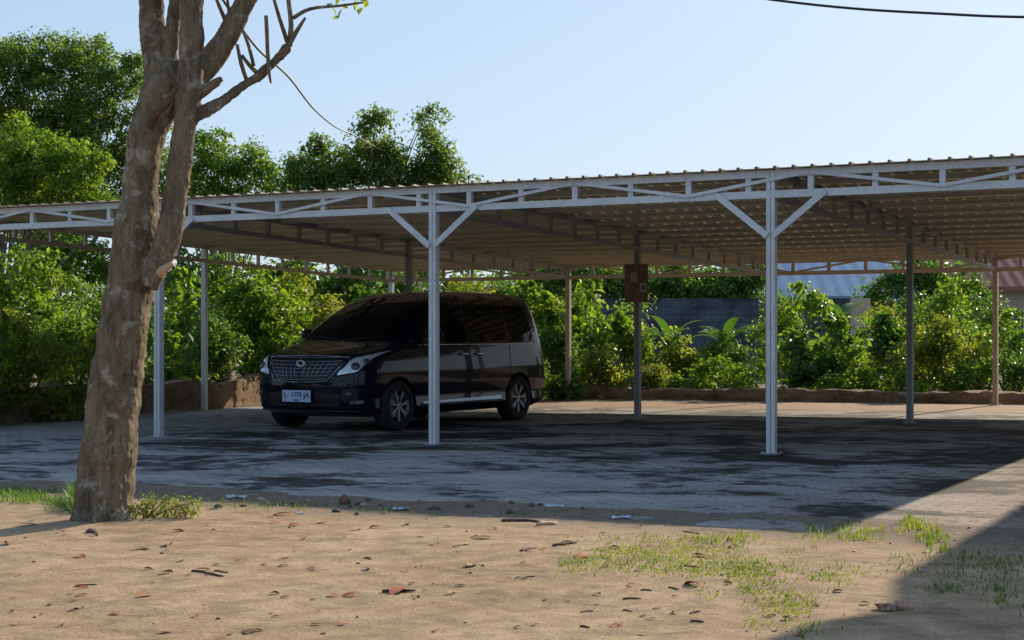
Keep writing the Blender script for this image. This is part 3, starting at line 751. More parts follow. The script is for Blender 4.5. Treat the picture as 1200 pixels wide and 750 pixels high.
banana(785, 360, 33.2, 9, 'banana plant right of the meter box post before the blue grey wall', 11)
banana(850, 362, 33.8, 9, 'banana plant with upright yellow green leaves left of the second front post', 12)
banana(985, 318, 38, 9, 'banana plant with wide arching leaves in front of the blue roof', 13)

# ------------------------------------------------------------------ buildings behind
def m_blockwall():
    m, N, L, b = mat('blue_grey_blocks'); co = N.new('ShaderNodeTexCoord').outputs['Object']
    mp = N.new('ShaderNodeMapping'); mp.inputs['Rotation'].default_value = (R(-90), 0, 0); L.new(co, mp.inputs['Vector'])
    br = N.new('ShaderNodeTexBrick'); br.inputs['Scale'].default_value = 1; br.inputs['Brick Width'].default_value = .40; br.inputs['Row Height'].default_value = .20
    br.inputs['Mortar Size'].default_value = .012; br.inputs['Color1'].default_value = (.065, .082, .10, 1); br.inputs['Color2'].default_value = (.09, .11, .13, 1); br.inputs['Mortar'].default_value = (.05, .06, .07, 1)
    L.new(mp.outputs[0], br.inputs['Vector'])
    c = mixc(N, L, .9, br.outputs['Color'], ramp(N, L, nz(N, L, co, 1.1, 8, .7, .6), [(.40, (.25, .25, .27)), (.55, (1, 1, 1)), (.7, (1.3, 1.3, 1.25))]), 'MULTIPLY')
    L.new(c, b.inputs['Base Color']); b.inputs['Roughness'].default_value = .92; return m
blue = simple('blue_metal_roof', (.20, .30, .42), .35, .3, noise_amt=.12, scale=2)
red = simple('red_tile_roof', (.25, .11, .08), .8, noise_amt=.3, scale=5)
plaster = simple('pale_plaster', (.48, .40, .31), .9, noise_amt=.25, scale=2)
dwall = simple('dark_wall', (.06, .07, .085), .85, noise_amt=.3, scale=2)
def block(x0, x1, ye, yr, Z, depth, roofm, wallm, label, name='house'):
    k = Z/1859.6; X0, X1 = (x0-600)*k, (x1-600)*k; ze = CH+(392.93-ye)*k; zr = CH+(392.93-yr)*(Z+depth/2)/1859.6
    o = empty(name, ((X0+X1)/2, Z+depth/2, g((X0+X1)/2, Z))); tag(o, label, 'house'); w_ = X1-X0; z0 = o.location.z
    ze -= z0; zr -= z0
    MB().box((0, 0, ze/2-.02), (w_, depth, ze)).build('wall', wallm, o)
    m = MB(); n = int(w_/.35); hw = w_/2+.4; hd = depth/2+.5
    for s_ in (-1, 1):
        V = []; 
        for i in range(n*2+1):
            x = -hw+2*hw*i/(n*2); b_ = .008*(i % 2)
            V += [(x, s_*hd, ze-.12+b_), (x, 0, zr+b_)]
        F = [(2*i, 2*i+2, 2*i+3, 2*i+1) for i in range(n*2)]
        m.add(V, F)
        m.box((0, s_*hd, ze-.17), (2*hw, .03, .16))
    for s_ in (-1, 1):
        m.add([(s_*w_/2, -depth/2, ze-.02), (s_*w_/2, depth/2, ze-.02), (s_*w_/2, 0, zr-.03)], [(0, 1, 2)])
    m.build('roof', roofm, o)
    for q in range(2):
        MB().box((w_*(-.25+.5*q), -depth/2-.02, ze*.5), (1.1, .06, 1.1)).build('window', simple('window_glass%d%d' % (q, int(x0)), (.03, .035, .04), .15), o)
    return o
block(893, 1062, 344, 282, 50, 7, blue, dwall, 'low house with a blue metal roof behind the second front post')
block(1128, 1330, 333, 268, 52, 7, red, plaster, 'house with a reddish brown tiled roof at the right edge')
block(752, 800, 322, 296, 56, 5, simple('peach_roof', (.50, .27, .18), .8), plaster, 'small house with a peach roof seen behind the meter box')
k = 43/1859.6
wl = tag(MB().box(((830-600)*k, 43, 1.12), ((1015-640)*k, .18, 2.25)).build('concrete_wall', m_blockwall()), 'blue grey concrete wall standing behind the banana plants', 'wall')
pw = tag(MB().box(((1008-600)*40/1859.6, 40, 1.1), (.46, .25, 2.15)).build('wall_pillar', plaster), 'weathered beige pillar of a ruined wall under the blue roofed house', 'pillar')

# --- added unseen house past the right edge, roof outlined to cast lower right shade
ns = empty('shade_caster_house', (OX, OZ, 0), -TH); tag(ns, 'added unseen house block beyond the right edge shaped to cast shade', 'house')
HS = 4.5
sh = [(8.33, 9.5), (17, 9.5), (17, -4.2), (8.0, -4.2), (8.1, -1.5), (8.37, -.17), (8.68, .5), (8.46, 1.29)]
m = MB(); V = [(u, v, HS-.1) for u, v in sh]+[(u, v, HS) for u, v in sh]; n = len(sh)
m.add(V, [tuple(range(n)), tuple(range(2*n-1, n-1, -1))]+[(i, i+n, (i+1) % n+n, (i+1) % n) for i in range(n)])
m.build('roof', M['steel_mid'], ns)
MB().box((13.2, 2.8, HS/2-.06), (7.2, 12.6, HS-.1)).build('wall', simple('house_wall', (.20, .17, .13), .9, noise_amt=.3, scale=1), ns)
for v in (-1.5, 2.5, 6.5): MB().box((9.58, v, 1.6), (.06, 1.4, 1.2)).build('window', simple('window_pane', (.03, .035, .04), .15), ns)

# ------------------------------------------------------------------ overhead cables
cabm = simple('black_cable', (.02, .02, .022), .6, noise_amt=0)
def cable(pts, r, label):
    m = MB(); P = []
    C = [Vector(p) for p in pts]
    for i in range(len(C)-1):
        p0, p1, p2, p3 = C[max(i-1, 0)], C[i], C[i+1], C[min(i+2, len(C)-1)]
        for j in range(10):
            t = j/10; P.append(.5*((2*p1)+(-p0+p2)*t+(2*p0-5*p1+4*p2-p3)*t*t+(-p0+3*p1-3*p2+p3)*t**3))
    P.append(C[-1]); m.tube(P, r, 6)
    tag(m.build('overhead_cable', cabm, None, True), label, 'cable')
def sp(x, y, Z): return ((x-600)*Z/1859.6, Z, CH+(392.93-y)*Z/1859.6)
cable([sp(255, -10, 12), sp(300, 55, 15), sp(338, 90, 18), sp(368, 128, 22), (sp(395, 150, 27)), sp(418, 160, 34), sp(450, 178, 41)], .012, 'black cable sagging from the cut tree down to the tall tree behind')
cable([sp(760, -22, 26), sp(900, -1, 25), sp(1000, 10, 24.5), sp(1100, 16, 24), sp(1200, 20, 23.5), sp(1400, 20, 22)], .02, 'black cable crossing the sky at the upper right')
# ------------------------------------------------------------------ the van (x forward = -s, so s runs from nose to tail)
def m_paint():
    m, N, L, b = mat('black_car_paint'); b.inputs['Base Color'].default_value = (.004, .007, .018, 1)
    b.inputs['Roughness'].default_value = .22; b.inputs['Specular IOR Level'].default_value = .06; b.inputs['Coat Weight'].default_value = .48; b.inputs['Coat Roughness'].default_value = .03
    co = N.new('ShaderNodeTexCoord').outputs['Object']; n_ = nz(N, L, co, 6, 5, .6)
    r_ = ramp(N, L, n_, [(.3, (.16,)*3), (.7, (.30,)*3)]); L.new(r_, b.inputs['Roughness']); return m
paint = m_paint()
glass = simple('tinted_glass', (.006, .007, .008), .04, noise_amt=.05, spec=.12)
chrome = simple('chrome', (.62, .64, .67), .12, 1, noise_amt=.02)
dchrome = simple('dark_chrome', (.36, .38, .44), .2, 1, noise_amt=.02)
rimm = simple('alloy_rim', (.17, .18, .20), .3, .8, noise_amt=.05)
tyre = simple('tyre_rubber', (.016, .016, .017), .85, noise_amt=.2, scale=30)
plastic = simple('black_plastic', (.010, .010, .012), .5, noise_amt=.1)
lampm = simple('headlamp_lens', (.62, .68, .74), .12, .25, noise_amt=.35, scale=14, coat=1)
redl = simple('tail_lamp_red', (.22, .02, .02), .15, noise_amt=.2, coat=1)
SIL = [(.20, .30, 4.66, .80), (.27, .07, 4.80, .885), (.32, .03, 4.84, .912), (.45, .005, 4.86, .895), (.62, .0, 4.86, .914), (.80, .025, 4.84, .918), (.95, .10, 4.81, .907),
       (1.02, .25, 4.80, .900), (1.09, .50, 4.79, .892), (1.15, .74, 4.78, .884), (1.20, .90, 4.77, .874), (1.35, 1.12, 4.73, .85), (1.52, 1.40, 4.68, .815), (1.68, 1.72, 4.62, .775),
       (1.78, 1.98, 4.56, .735), (1.84, 2.20, 4.48, .68), (1.875, 2.45, 4.30, .58), (1.893, 2.75, 4.05, .40)]
ZA = np.array([q[0] for q in SIL]); SF = np.array([q[1] for q in SIL]); SR = np.array([q[2] for q in SIL]); WW = np.array([q[3] for q in SIL])
from bisect import bisect_right
def itp(A, z):   # monotone-ish smooth interpolation
    i = min(max(bisect_right(list(ZA), z)-1, 0), len(ZA)-2); t = (z-ZA[i])/(ZA[i+1]-ZA[i])
    return float(A[i]+(A[i+1]-A[i])*t)
def surf(a, z, off=0):
    """a 0..1 from nose centre round the side (y>0) to the tail centre"""
    def P(a, z):
        sf, sr, w_ = itp(SF, z), itp(SR, z), itp(WW, z); L = sr-sf
        nb = min(1, max(.35, 1.0 if z < 1.2 else .75))
        pts = [(0, 0), (.02*nb, .30), (.085*nb, .60), (.20*nb, .84), (.52*nb, .955), (L*.35, .992), (L*.55, 1.0), (L*.78, .992), (L-.40, .968), (L-.16, .90), (L-.05, .72), (L-.012, .38), (L, 0)]
        n = len(pts)-1; f = min(max(a, 0), 1)*n; i = min(int(f), n-1); t = f-i
        def mir(k):
            if k < 0: return (pts[-k][0], -pts[-k][1])
            if k > n: q = pts[2*n-k]; return (q[0], -q[1])
            return pts[k]
        p0, p1, p2, p3 = mir(i-1), mir(i), mir(i+1), mir(i+2)
        o = [.5*((2*p1[j])+(-p0[j]+p2[j])*t+(2*p0[j]-5*p1[j]+4*p2[j]-p3[j])*t*t+(-p0[j]+3*p1[j]-3*p2[j]+p3[j])*t**3) for j in (0, 1)]
        return Vector((sf+o[0], o[1]*w_, z))
    p = P(a, z)
    if off:
        e = .004; da = P(min(a+e, 1), z)-P(max(a-e, 0), z); dz = P(a, min(z+.012, 1.893))-P(a, max(z-.012, .2))
        n = da.cross(dz).normalized(); n = -n if n.dot(Vector((p.x-2.4, p.y, 0))) < 0 else n
        p = p+n*off
    return p
cx, cz, ca = -1.55, 20.90, 1.026
ux, uy = math.cos(ca), math.sin(ca)
# local +x runs from nose to tail; local +y is the car side seen by the camera: (uy,-ux)
van = empty('van', (0, 0, 0))
Mx = Matrix(((ux, uy, 0, 0), (uy, -ux, 0, 0), (0, 0, 1, 0), (0, 0, 0, 1)))
# keep a proper rotation: mirror y in the geometry instead
van.rotation_euler = (0, 0, ca)
FO, RO = .88, 2.95
wheel_ref = Vector((cx, cz)); side = -1   # visible side is local -y
ox_ = wheel_ref.x-(ux*FO)-(-uy*side*.90*1); oy_ = wheel_ref.y-(uy*FO)-(ux*side*.90)
# world = o + ux,uy * s + (-uy,ux) * y  ; visible side y = -0.90
ox_ = wheel_ref.x-ux*FO-(-uy)*(-.90); oy_ = wheel_ref.y-uy*FO-(ux)*(-.90)
van.location = (ox_, oy_, g(ox_+1, oy_+1.6)+.002)
van.scale = (1.035, 1.075, 1.0)
tag(van, 'black tinted minivan parked under the carport facing left towards the tree', 'van')
Mir = lambda p, s_: Vector((p.x, p.y*s_, p.z))
# body shell
NA = 96; zl = []
for i in range(len(ZA)-1):
    k = max(1, int(round((ZA[i+1]-ZA[i])/.03))); zl += [ZA[i]+(ZA[i+1]-ZA[i])*j/k for j in range(k)]
zl.append(ZA[-1]); V = []; ring = 2*NA
for z in zl:
    for k in range(ring):
        a = k/NA; V.append(surf(a, z) if a <= 1 else Mir(surf(2-a, z), -1))
F = []
for j in range(len(zl)-1):
    for k in range(ring):
        F.append((j*ring+k, j*ring+(k+1) % ring, (j+1)*ring+(k+1) % ring, (j+1)*ring+k))
F.append(tuple(range(ring))[::-1])
# roof cap: shrink inwards
tb = (len(zl)-1)*ring; last = [Vector(V[tb+k]) for k in range(ring)]; cen = Vector((3.4, 0, 1.90))
for st, sc in enumerate((.6, .25)):
    for p in last: q = cen.lerp(p, sc); q.z = 1.893+.008*(1-sc); V.append(q)
    b0 = tb if st == 0 else b1
    b1 = len(V)-ring
    for k in range(ring): F.append((b0+k, b0+(k+1) % ring, b1+(k+1) % ring, b1+k))
F.append(tuple(b1+k for k in range(ring)))
me = mesh('body', V, F)
bo = bpy.data.objects.new('tmpb', me); COL.objects.link(bo)
cutters = []
for s_ in (FO, FO+RO):
    for sy in (-1, 1):
        c = MB(); n = 40; y0, y1 = sy*.60, sy*1.1
        c.add([(s_+.385*math.cos(2*PI*k/n), y0, .335+.385*math.sin(2*PI*k/n)) for k in range(n)]+[(s_+.385*math.cos(2*PI*k/n), y1, .335+.385*math.sin(2*PI*k/n)) for k in range(n)],
              [tuple(range(n)) if sy < 0 else tuple(range(n))[::-1], tuple(range(2*n-1, n-1, -1)) if sy < 0 else tuple(range(n, 2*n))]+[(i, i+n, (i+1) % n+n, (i+1) % n) if sy < 0 else (i, (i+1) % n, (i+1) % n+n, i+n) for i in range(n)])
        co_ = bpy.data.objects.new('tmpc', mesh('c', c.v, c.f)); COL.objects.link(co_); cutters.append(co_)
        bm = bmesh.new(); bm.from_mesh(co_.data); bmesh.ops.recalc_face_normals(bm, faces=bm.faces); bm.to_mesh(co_.data); bm.free()
        md = bo.modifiers.new('b', 'BOOLEAN'); md.object = co_; md.operation = 'DIFFERENCE'; md.solver = 'EXACT'
bm = bmesh.new(); bm.from_mesh(bo.data); bmesh.ops.recalc_face_normals(bm, faces=bm.faces); bm.to_mesh(bo.data); bm.free()
dg = bpy.context.evaluated_depsgraph_get(); dg.update()
me2 = bpy.data.meshes.new_from_object(bo.evaluated_get(dg))
for c in cutters+[bo]: bpy.data.objects.remove(c)
body = link('body', me2, paint, van)
bm = bmesh.new(); bm.from_mesh(me2)
for f_ in bm.faces: f_.smooth = True
for e_ in bm.edges:
    if len(e_.link_faces) == 2 and e_.calc_face_angle(0) > R(32): e_.smooth = False
bm.to_mesh(me2); bm.free()
VS = -1   # visible side sign in y
def patch(name, poly, mt, parent, off=.004, sides=(1, -1), th=.0, na=14, nz_=10, holes=None):
    """quad patch: poly = four (a,z) corners, bilinear, laid on the body skin"""
    out = []
    for s_ in sides:
        V = []; F = []
        for j in range(nz_+1):
            for i in range(na+1):
                t, q = i/na, j/nz_
                a = (poly[0][0]*(1-t)+poly[1][0]*t)*(1-q)+(poly[3][0]*(1-t)+poly[2][0]*t)*q
                z = (poly[0][1]*(1-t)+poly[1][1]*t)*(1-q)+(poly[3][1]*(1-t)+poly[2][1]*t)*q
                V.append(Mir(surf(a, z, off), s_))
        F = [(j*(na+1)+i, j*(na+1)+i+1, (j+1)*(na+1)+i+1, (j+1)*(na+1)+i) for j in range(nz_) for i in range(na)]
        o = link(name, mesh(name, V, F), mt, parent, True); out.append(o)
    return out
def a_of(s, z, lo=.25, hi=.80):  # parameter a on the flank where x = s
    for _ in range(30):
        m_ = (lo+hi)/2
        if surf(m_, z).x < s: lo = m_
        else: hi = m_
    return (lo+hi)/2
def strip(name, pts, mt, parent, wd, off=.006, sides=(1, -1), th=.006):
    out = []
    for s_ in sides:
        m = MB(); P = [Mir(surf(a, z, off), s_) for a, z in pts]
        m.tube(P, wd, 6); out.append(m.build(name, mt, parent, True))
    return out
# windscreen spans both sides
V = []; n1, n2 = 24, 12
for j in range(n2+1):
    z = 1.215+(1.79-1.215)*j/n2
    lim = .245-.03*j/n2
    for i in range(-n1, n1+1):
        a = lim*abs(i)/n1; V.append(Mir(surf(a, z, .005), 1 if i >= 0 else -1))
wn = 2*n1+1
link('windscreen', mesh('w', V, [(j*wn+i, j*wn+i+1, (j+1)*wn+i+1, (j+1)*wn+i) for j in range(n2) for i in range(wn-1)]), glass, van, True)
def side_win(s0b, s1b, s0t, s1t, zb=1.16, zt=1.70):
    return patch('side_window', [(a_of(s0b, zb), zb), (a_of(s1b, zb+.01), zb+.03), (a_of(s1t, zt), zt), (a_of(s0t, zt), zt)], glass, van, .004)
side_win(1.32, 1.62, 1.93, 1.98); side_win(1.68, 2.50, 2.05, 2.50); side_win(2.57, 3.55, 2.57, 3.52); side_win(3.62, 4.30, 3.59, 4.18)
for s_ in (-1, 1): pass
V = []
for j in range(9):
    z = 1.12+.58*j/8
    for i in range(-10, 11): V.append(Mir(surf(1-.14*abs(i)/10, z, .005), 1 if i >= 0 else -1))
link('rear_window', mesh('w', V, [(j*21+i, j*21+i+1, (j+1)*21+i+1, (j+1)*21+i) for j in range(8) for i in range(20)]), glass, van, True)
# panel gaps and trims (thin dark lines on the skin)
gapm = simple('panel_gap', (.002, .002, .002), .9, noise_amt=0)
for s_ in (1.60, 2.54, 3.58):
    strip('panel_gap', [(a_of(s_+(.0 if z > .5 else 0), z), z) for z in np.linspace(.36, 1.15, 12)], gapm, body, .004, .001)
strip('panel_gap', [(a_of(s, .47), .47) for s in np.linspace(1.34, 3.40, 12)], gapm, body, .004, .001)
strip('belt_trim', [(a_of(s, 1.135), 1.135+.0*(s)) for s in np.linspace(1.35, 4.35, 22)], chrome, body, .006, .003)
strip('sill_trim', [(a_of(s, .335), .335) for s in np.linspace(1.36, 3.36, 20)], plastic, body, .012, .002)
strip('hood_seam', [(.0+.30*t, 1.03+.12*t) for t in np.linspace(0, 1, 12)], gapm, body, .004, .001)
for h in strip('wiper', [(.0, 1.19), (.06, 1.205), (.13, 1.235)], plastic, van, .009, .012, sides=(1,)): pass
for h in strip('wiper', [(.02, 1.19), (.09, 1.205), (.17, 1.235)], plastic, van, .009, .012, sides=(-1,)): pass
# front
def quadn(name, poly, mt, off, sides, parent=van, **k): return patch(name, poly, mt, parent, off, sides, **k)
gr = quadn('grille', [(0, .66), (.115, .68), (.182, .965), (0, .985)], plastic, .006, (1,))[0]
gr2 = quadn('grille', [(0, .66), (.115, .68), (.182, .965), (0, .985)], plastic, .006, (-1,))[0]
for gi, s_ in ((gr, 1), (gr2, -1)):
    for k in range(7):
        z = .685+.046*k; am = .115+.065*(z-.68)/.285
        strip('grille_bar', [(am*t, z+.012*(t)**2) for t in np.linspace(0, 1, 9)], dchrome, gi, .0055, .014, (s_,))
    for k in range(1, 7):
        f_ = k/7
        strip('grille_bar', [((.115*(1-t)+.182*t)*f_, .67+.30*t) for t in np.linspace(0, 1, 6)], dchrome, gi, .003, .011, (s_,))
strip('grille_frame', [(.0, .99), (.10, .982), (.188, .968), (.155, .82), (.12, .672), (.06, .655), (0, .652)], dchrome, van, .008, .012)
em = MB(); e0 = surf(0, .90, .03)
for rr_, sq in ((.062, .68), (.038, .9)):
    em.tube([Vector((e0.x, rr_*math.cos(t), .895+rr_*sq*math.sin(t))) for t in np.linspace(0, 2*PI, 21)], .008, 6, False)
em.build('emblem', chrome, van, True)
for s_ in (1, -1):
    hl = quadn('headlight', [(.150, .735), (.240, .79), (.318, 1.062), (.200, .955)], lampm, .009, (s_,))[0]
    strip('lamp_rim', [(.150, .735), (.2, .762), (.240, .79), (.28, .926), (.318, 1.062), (.26, 1.01), (.200, .955), (.178, .85), (.150, .735)], gapm, hl, .009, .008, (s_,))
    for (a, z, rr_) in ((.225, .86, .055), (.265, .92, .045)):
        m = MB(); p = surf(a, z, .012); q = surf(a, z, .024)
        m.tube([Mir(p, s_), Mir(q, s_)], [rr_, rr_*.8], 16); m.build('lamp_unit', simple('lamp_unit%d%d' % (s_, int(a*1000)), (.07, .08, .10), .08, .3, noise_amt=0), hl, True)
    # lower intake, fog lamp, chrome strip
    quadn('fog_lamp_housing', [(.175, .40), (.25, .42), (.25, .58), (.185, .57)], plastic, .006, (s_,))
    m = MB(); p = surf(.213, .495, .01); q = surf(.213, .495, .022); m.tube([Mir(p, s_), Mir(q, s_)], [.05, .046], 16); m.build('fog_lamp', simple('fog_glass%d' % s_, (.05, .05, .055), .1, noise_amt=0), van, True)
    quadn('bumper_trim', [(.205, .372), (.265, .385), (.272, .425), (.215, .415)], chrome, .010, (s_,))
    tl = quadn('tail_light', [(.80, .93), (.885, .95), (.885, 1.22), (.79, 1.10)], redl, .007, (s_,))[0]
    strip('chrome_trim', [(.775, .985), (.83, .985), (.9, .985)], chrome, tl, .012, .008, (s_,))
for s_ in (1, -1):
    patch('sill_reflection', [(a_of(1.40, .33), .335), (a_of(3.34, .33), .335), (a_of(3.34, .41), .395), (a_of(1.40, .41), .372)], simple('sill_sheen%d' % s_, (.22, .24, .28), .25, .8, noise_amt=.05), van, .008, (s_,))  # satin strip added to stand for the bright reflection along the sill
quadn('lower_intake', [(0, .33), (.165, .34), (.175, .50), (0, .56)], plastic, .005, (1, -1))
strip('bumper_lip', [(a, .285) for a in np.linspace(0, .26, 14)], plastic, body, .012, .006)
# number plate
pl = empty('number_plate', (-.035, 0, .475)); pl.parent = van
white = simple('plate_blue_white', (.46, .58, .80), .5, noise_amt=.05); ink = simple('plate_ink', (.05, .07, .13), .6, noise_amt=0)
MB().box((0, 0, 0), (.012, .43, .150)).build('plate', white, pl)
MB().box((.006, 0, 0), (.012, .45, .165)).build('plate_frame', plastic, pl)
def text(s, size, y, z):
    cu = bpy.data.curves.new('t', 'FONT'); cu.body = s; cu.size = size; cu.align_x = 'CENTER'; cu.align_y = 'CENTER'; cu.extrude = .001; cu.offset = .002
    o = bpy.data.objects.new('t', cu); COL.objects.link(o); dg = bpy.context.evaluated_depsgraph_get(); dg.update()
    me = bpy.data.meshes.new_from_object(o.evaluated_get(dg)); bpy.data.objects.remove(o)
    me.transform(Matrix.Rotation(R(-90), 4, 'Z') @ Matrix.Rotation(R(90), 4, 'X'))
    q = link('lettering', me, ink, pl); q.location = (-.008, y, z); return q
text('L', .10, .165, .012); text('1770', .085, 0, .014); text('JA', .10, -.155, .012); text('02 24', .035, 0, -.055); text('l', .05, .165, -.055)
# rear bits, mirrors, handles, wheels
for s_ in (1, -1):
    m = MB(); base = Mir(surf(a_of(1.50, 1.17), 1.17), s_)
    V = []
    bm = bmesh.new(); bmesh.ops.create_uvsphere(bm, u_segments=16, v_segments=10, radius=1)
    for v in bm.verts: v.co = Vector((v.co.x*.085*(1 if v.co.x < 0 else .35), v.co.y*.115, v.co.z*.085))+base+Vector((.02, s_*.15, .10))
    me = bpy.data.meshes.new('mirror'); bm.to_mesh(me); bm.free()
    mi = link('mirror', me, paint, van, True)
    MB().beam(base+Vector((0, 0, .02)), base+Vector((.02, s_*.10, .07)), .05, .04).build('mirror_arm', plastic, mi)
    for s0, s1 in ((2.28, 2.46), (2.66, 2.84)):
        strip('door_handle', [(a_of(s, 1.0), 1.0) for s in np.linspace(s0, s1, 6)], chrome, van, .015, .022, (s_,))
def wheel(s, sy, label=None):
    wh = empty('wheel', (s, sy*.80, .334)); wh.parent = van
    prof = [(-.10, .20), (-.105, .27), (-.10, .315), (-.075, .332), (.075, .332), (.10, .315), (.106, .27), (.10, .225), (.085, .215)]
    def lathe(prof, n=48):
        V = []; F = []; k = len(prof)
        for i in range(n):
            a = 2*PI*i/n
            for (y, r) in prof: V.append((r*math.cos(a), y*sy, r*math.sin(a)))
        for i in range(n):
            for j in range(k-1):
                F.append((i*k+j, ((i+1) % n)*k+j, ((i+1) % n)*k+j+1, i*k+j+1))
        return V, F
    link('tyre', mesh('tyre', *lathe(prof)), tyre, wh, True)
    m = MB(); m.add(*lathe([(.092, .222), (.096, .212), (.05, .195), (.0, .190), (-.06, .19)]))
    for k in range(7):
        a = 2*PI*k/7+.2; ca_, sa_ = math.cos(a), math.sin(a)
        for d in (-.10, .10):
            ce, se = math.cos(a+d), math.sin(a+d)
            m.beam((.045*ca_, .078*sy, .045*sa_), (.205*ce, .083*sy, .205*se), .022, .020, (0, 1, 0))
    m.tube([(0, .05*sy, 0), (0, .088*sy, 0)], [.055, .045], 20)
    m.build('rim', rimm, wh)
    m = MB(); m.tube([(0, -.03*sy, 0), (0, .03*sy, 0)], .15, 28); m.build('brake_disc', M['steel_mid'], wh)
for s_ in (FO, FO+RO):
    for sy in (-1, 1): wheel(s_, sy)
MB().box((2.4, 0, .25), (3.9, 1.2, .10)).build('underbody', plastic, van)
# ------------------------------------------------------------------ grass, weeds, litter
def grass(name, polys, n, h, label, cat, seed, mt=None, spread=None, kind='stuff', wide=.0038, clumps=14):
    r = np.random.RandomState(seed); V = []; F = []; pts = []
    cl = []
    for (x, y, rx, ry, wt) in polys:
        for _ in range(max(1, int(clumps*wt))): cl.append((x+r.normal()*rx*.6, y+r.normal()*ry*.6, rx*.30, ry*.30))
    while len(pts) < n:
        c = cl[r.randint(len(cl))]; x, y = c[0]+r.normal()*c[2], c[1]+r.normal()*c[3]
        if y < 560 or y > 775: continue
        pts.append(gp(x, y))
    for (X, Y) in pts:
        z = ground_h(X, Y)-.004; a = r.uniform(0, 2*PI); hh = h*(.35+r.rand()**1.5); ln = r.uniform(.2, .9)*hh; wv = wide*(.6+.8*r.rand())
        d = np.array([math.cos(a), math.sin(a), 0]); s_ = np.array([-d[1], d[0], 0])*wv; p = np.array([X, Y, z]); b = len(V)
        m_ = p+d*ln*.35+[0, 0, hh*.6]; t = p+d*ln+[0, 0, hh]
        V += [p-s_, p+s_, m_+s_*.7, m_-s_*.7, t]; F += [(b, b+1, b+2, b+3), (b+3, b+2, b+4)]
    o = link(name, mesh(name, V, F), mt or Lf['grass']); tag(o, label, cat, None, kind); return o
grass('grass', [(735, 655, 70, 14, 1), (800, 662, 80, 16, 1.2), (860, 672, 60, 14, 1), (780, 640, 60, 8, .5), (690, 662, 30, 8, .3)], 4600, .020, 'patch of short yellow green grass in the sunlit sand right of centre', 'grass', 1, clumps=30)
grass('grass', [(935, 715, 40, 18, 1), (880, 690, 40, 10, .5), (980, 680, 40, 10, .4)], 1200, .022, 'thin scattered grass on the sand near the bottom right shadow corner', 'grass', 2, clumps=16)
grass('grass', [(1070, 620, 14, 10, 1), (1100, 635, 12, 10, .8), (970, 628, 40, 7, .7), (860, 632, 40, 6, .5), (1020, 628, 30, 8, .4)], 1100, .05, 'taller grass tufts along the sunlit edge of the paving at right', 'grass', 3, clumps=14)
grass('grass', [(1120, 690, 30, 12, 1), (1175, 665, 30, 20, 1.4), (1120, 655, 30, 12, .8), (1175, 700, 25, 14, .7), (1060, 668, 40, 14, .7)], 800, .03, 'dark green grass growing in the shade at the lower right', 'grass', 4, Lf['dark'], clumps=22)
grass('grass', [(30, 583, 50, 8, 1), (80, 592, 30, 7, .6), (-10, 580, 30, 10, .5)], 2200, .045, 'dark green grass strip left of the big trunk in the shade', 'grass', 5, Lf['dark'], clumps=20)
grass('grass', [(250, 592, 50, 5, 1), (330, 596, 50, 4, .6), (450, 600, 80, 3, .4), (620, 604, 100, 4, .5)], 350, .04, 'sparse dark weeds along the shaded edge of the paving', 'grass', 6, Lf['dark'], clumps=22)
grass('grass', [(86, 600, 5, 9, 1)], 450, .14, 'upright dark green grass tuft against the left foot of the tree', 'grass', 7, Lf['dark'], clumps=4)
# leafy weed at the foot of the tree
wx, wy = gp(175, 612)
we = empty('weed', (wx, wy, ground_h(wx, wy))); tag(we, 'small pale yellow green leafy weed at the right foot of the tree', 'weed')
C, Nn = cloud([(-.16, 0, .04, .13, .10, .06), (.02, .03, .07, .13, .10, .07), (.16, .05, .08, .09, .08, .08), (.26, .02, .06, .07, .06, .07)], 2600, 9, .020, minz=.0)
link('foliage', fast_mesh('foliage', *leaf_cards(C, Nn, .032, seed=4)), m_leaf('weed_leaves', (.10, .15, .03), (.26, .30, .06), (.5, .55, .12), .35, .6), we)
m = MB(); branches(m, (0, 0, 0), [(-.2, 0, .06), (-.1, 0, .1), (.05, 0, .14), (.16, .03, .15), (.28, 0, .1)], .004, 5); m.build('stems', M['bark'], we, True)

leafc = [simple('dry_leaf_brown', (.17, .075, .038), .8, noise_amt=.4, scale=20), simple('dry_leaf_red', (.34, .10, .04), .75, noise_amt=.4, scale=20), simple('dry_leaf_tan', (.33, .19, .09), .8, noise_amt=.3, scale=20)]
def leaf_mesh(seed):
    r = random.Random(seed); V = []; F = []; n = 8
    cu = r.uniform(.4, 1.6); tw = r.uniform(-.5, .5)
    for k in range(n+1):
        t = k/n; w_ = .26*math.sin(PI*t)**.8*(1+.15*r.uniform(-1, 1)); z = .10*math.sin(PI*t)*cu*.5+.03
        for q in (-1, 0, 1):
            y = q*w_; V.append(((t-.5), y*math.cos(tw*t), z+abs(q)*w_*.55*cu*.6+y*math.sin(tw*t)*.6))
    for k in range(n):
        b = k*3; F += [(b, b+1, b+4, b+3), (b+1, b+2, b+5, b+4)]
    return mesh('dry_leaf', V, F)
lm = []
for k in range(9):
    me = leaf_mesh(k+40); me.materials.append(leafc[k % 3]); me.polygons.foreach_set('use_smooth', [True]*len(me.polygons)); lm.append(me)
def put_leaf(x, y, size, k, label, group='dry leaves lying on the sand', rz=None):
    X, Y = gp(x, y); o = bpy.data.objects.new('dry_leaf', lm[k]); COL.objects.link(o)
    o.location = (X, Y, ground_h(X, Y)+.002); o.scale = (size,)*3; o.rotation_euler = (rng.uniform(-.25, .25), rng.uniform(-.2, .2), rng.uniform(0, 6.3) if rz is None else rz)
    tag(o, label, 'leaf', group)
BR, RD, TN = (0, 3, 6), (1, 4, 7), (2, 5, 8)
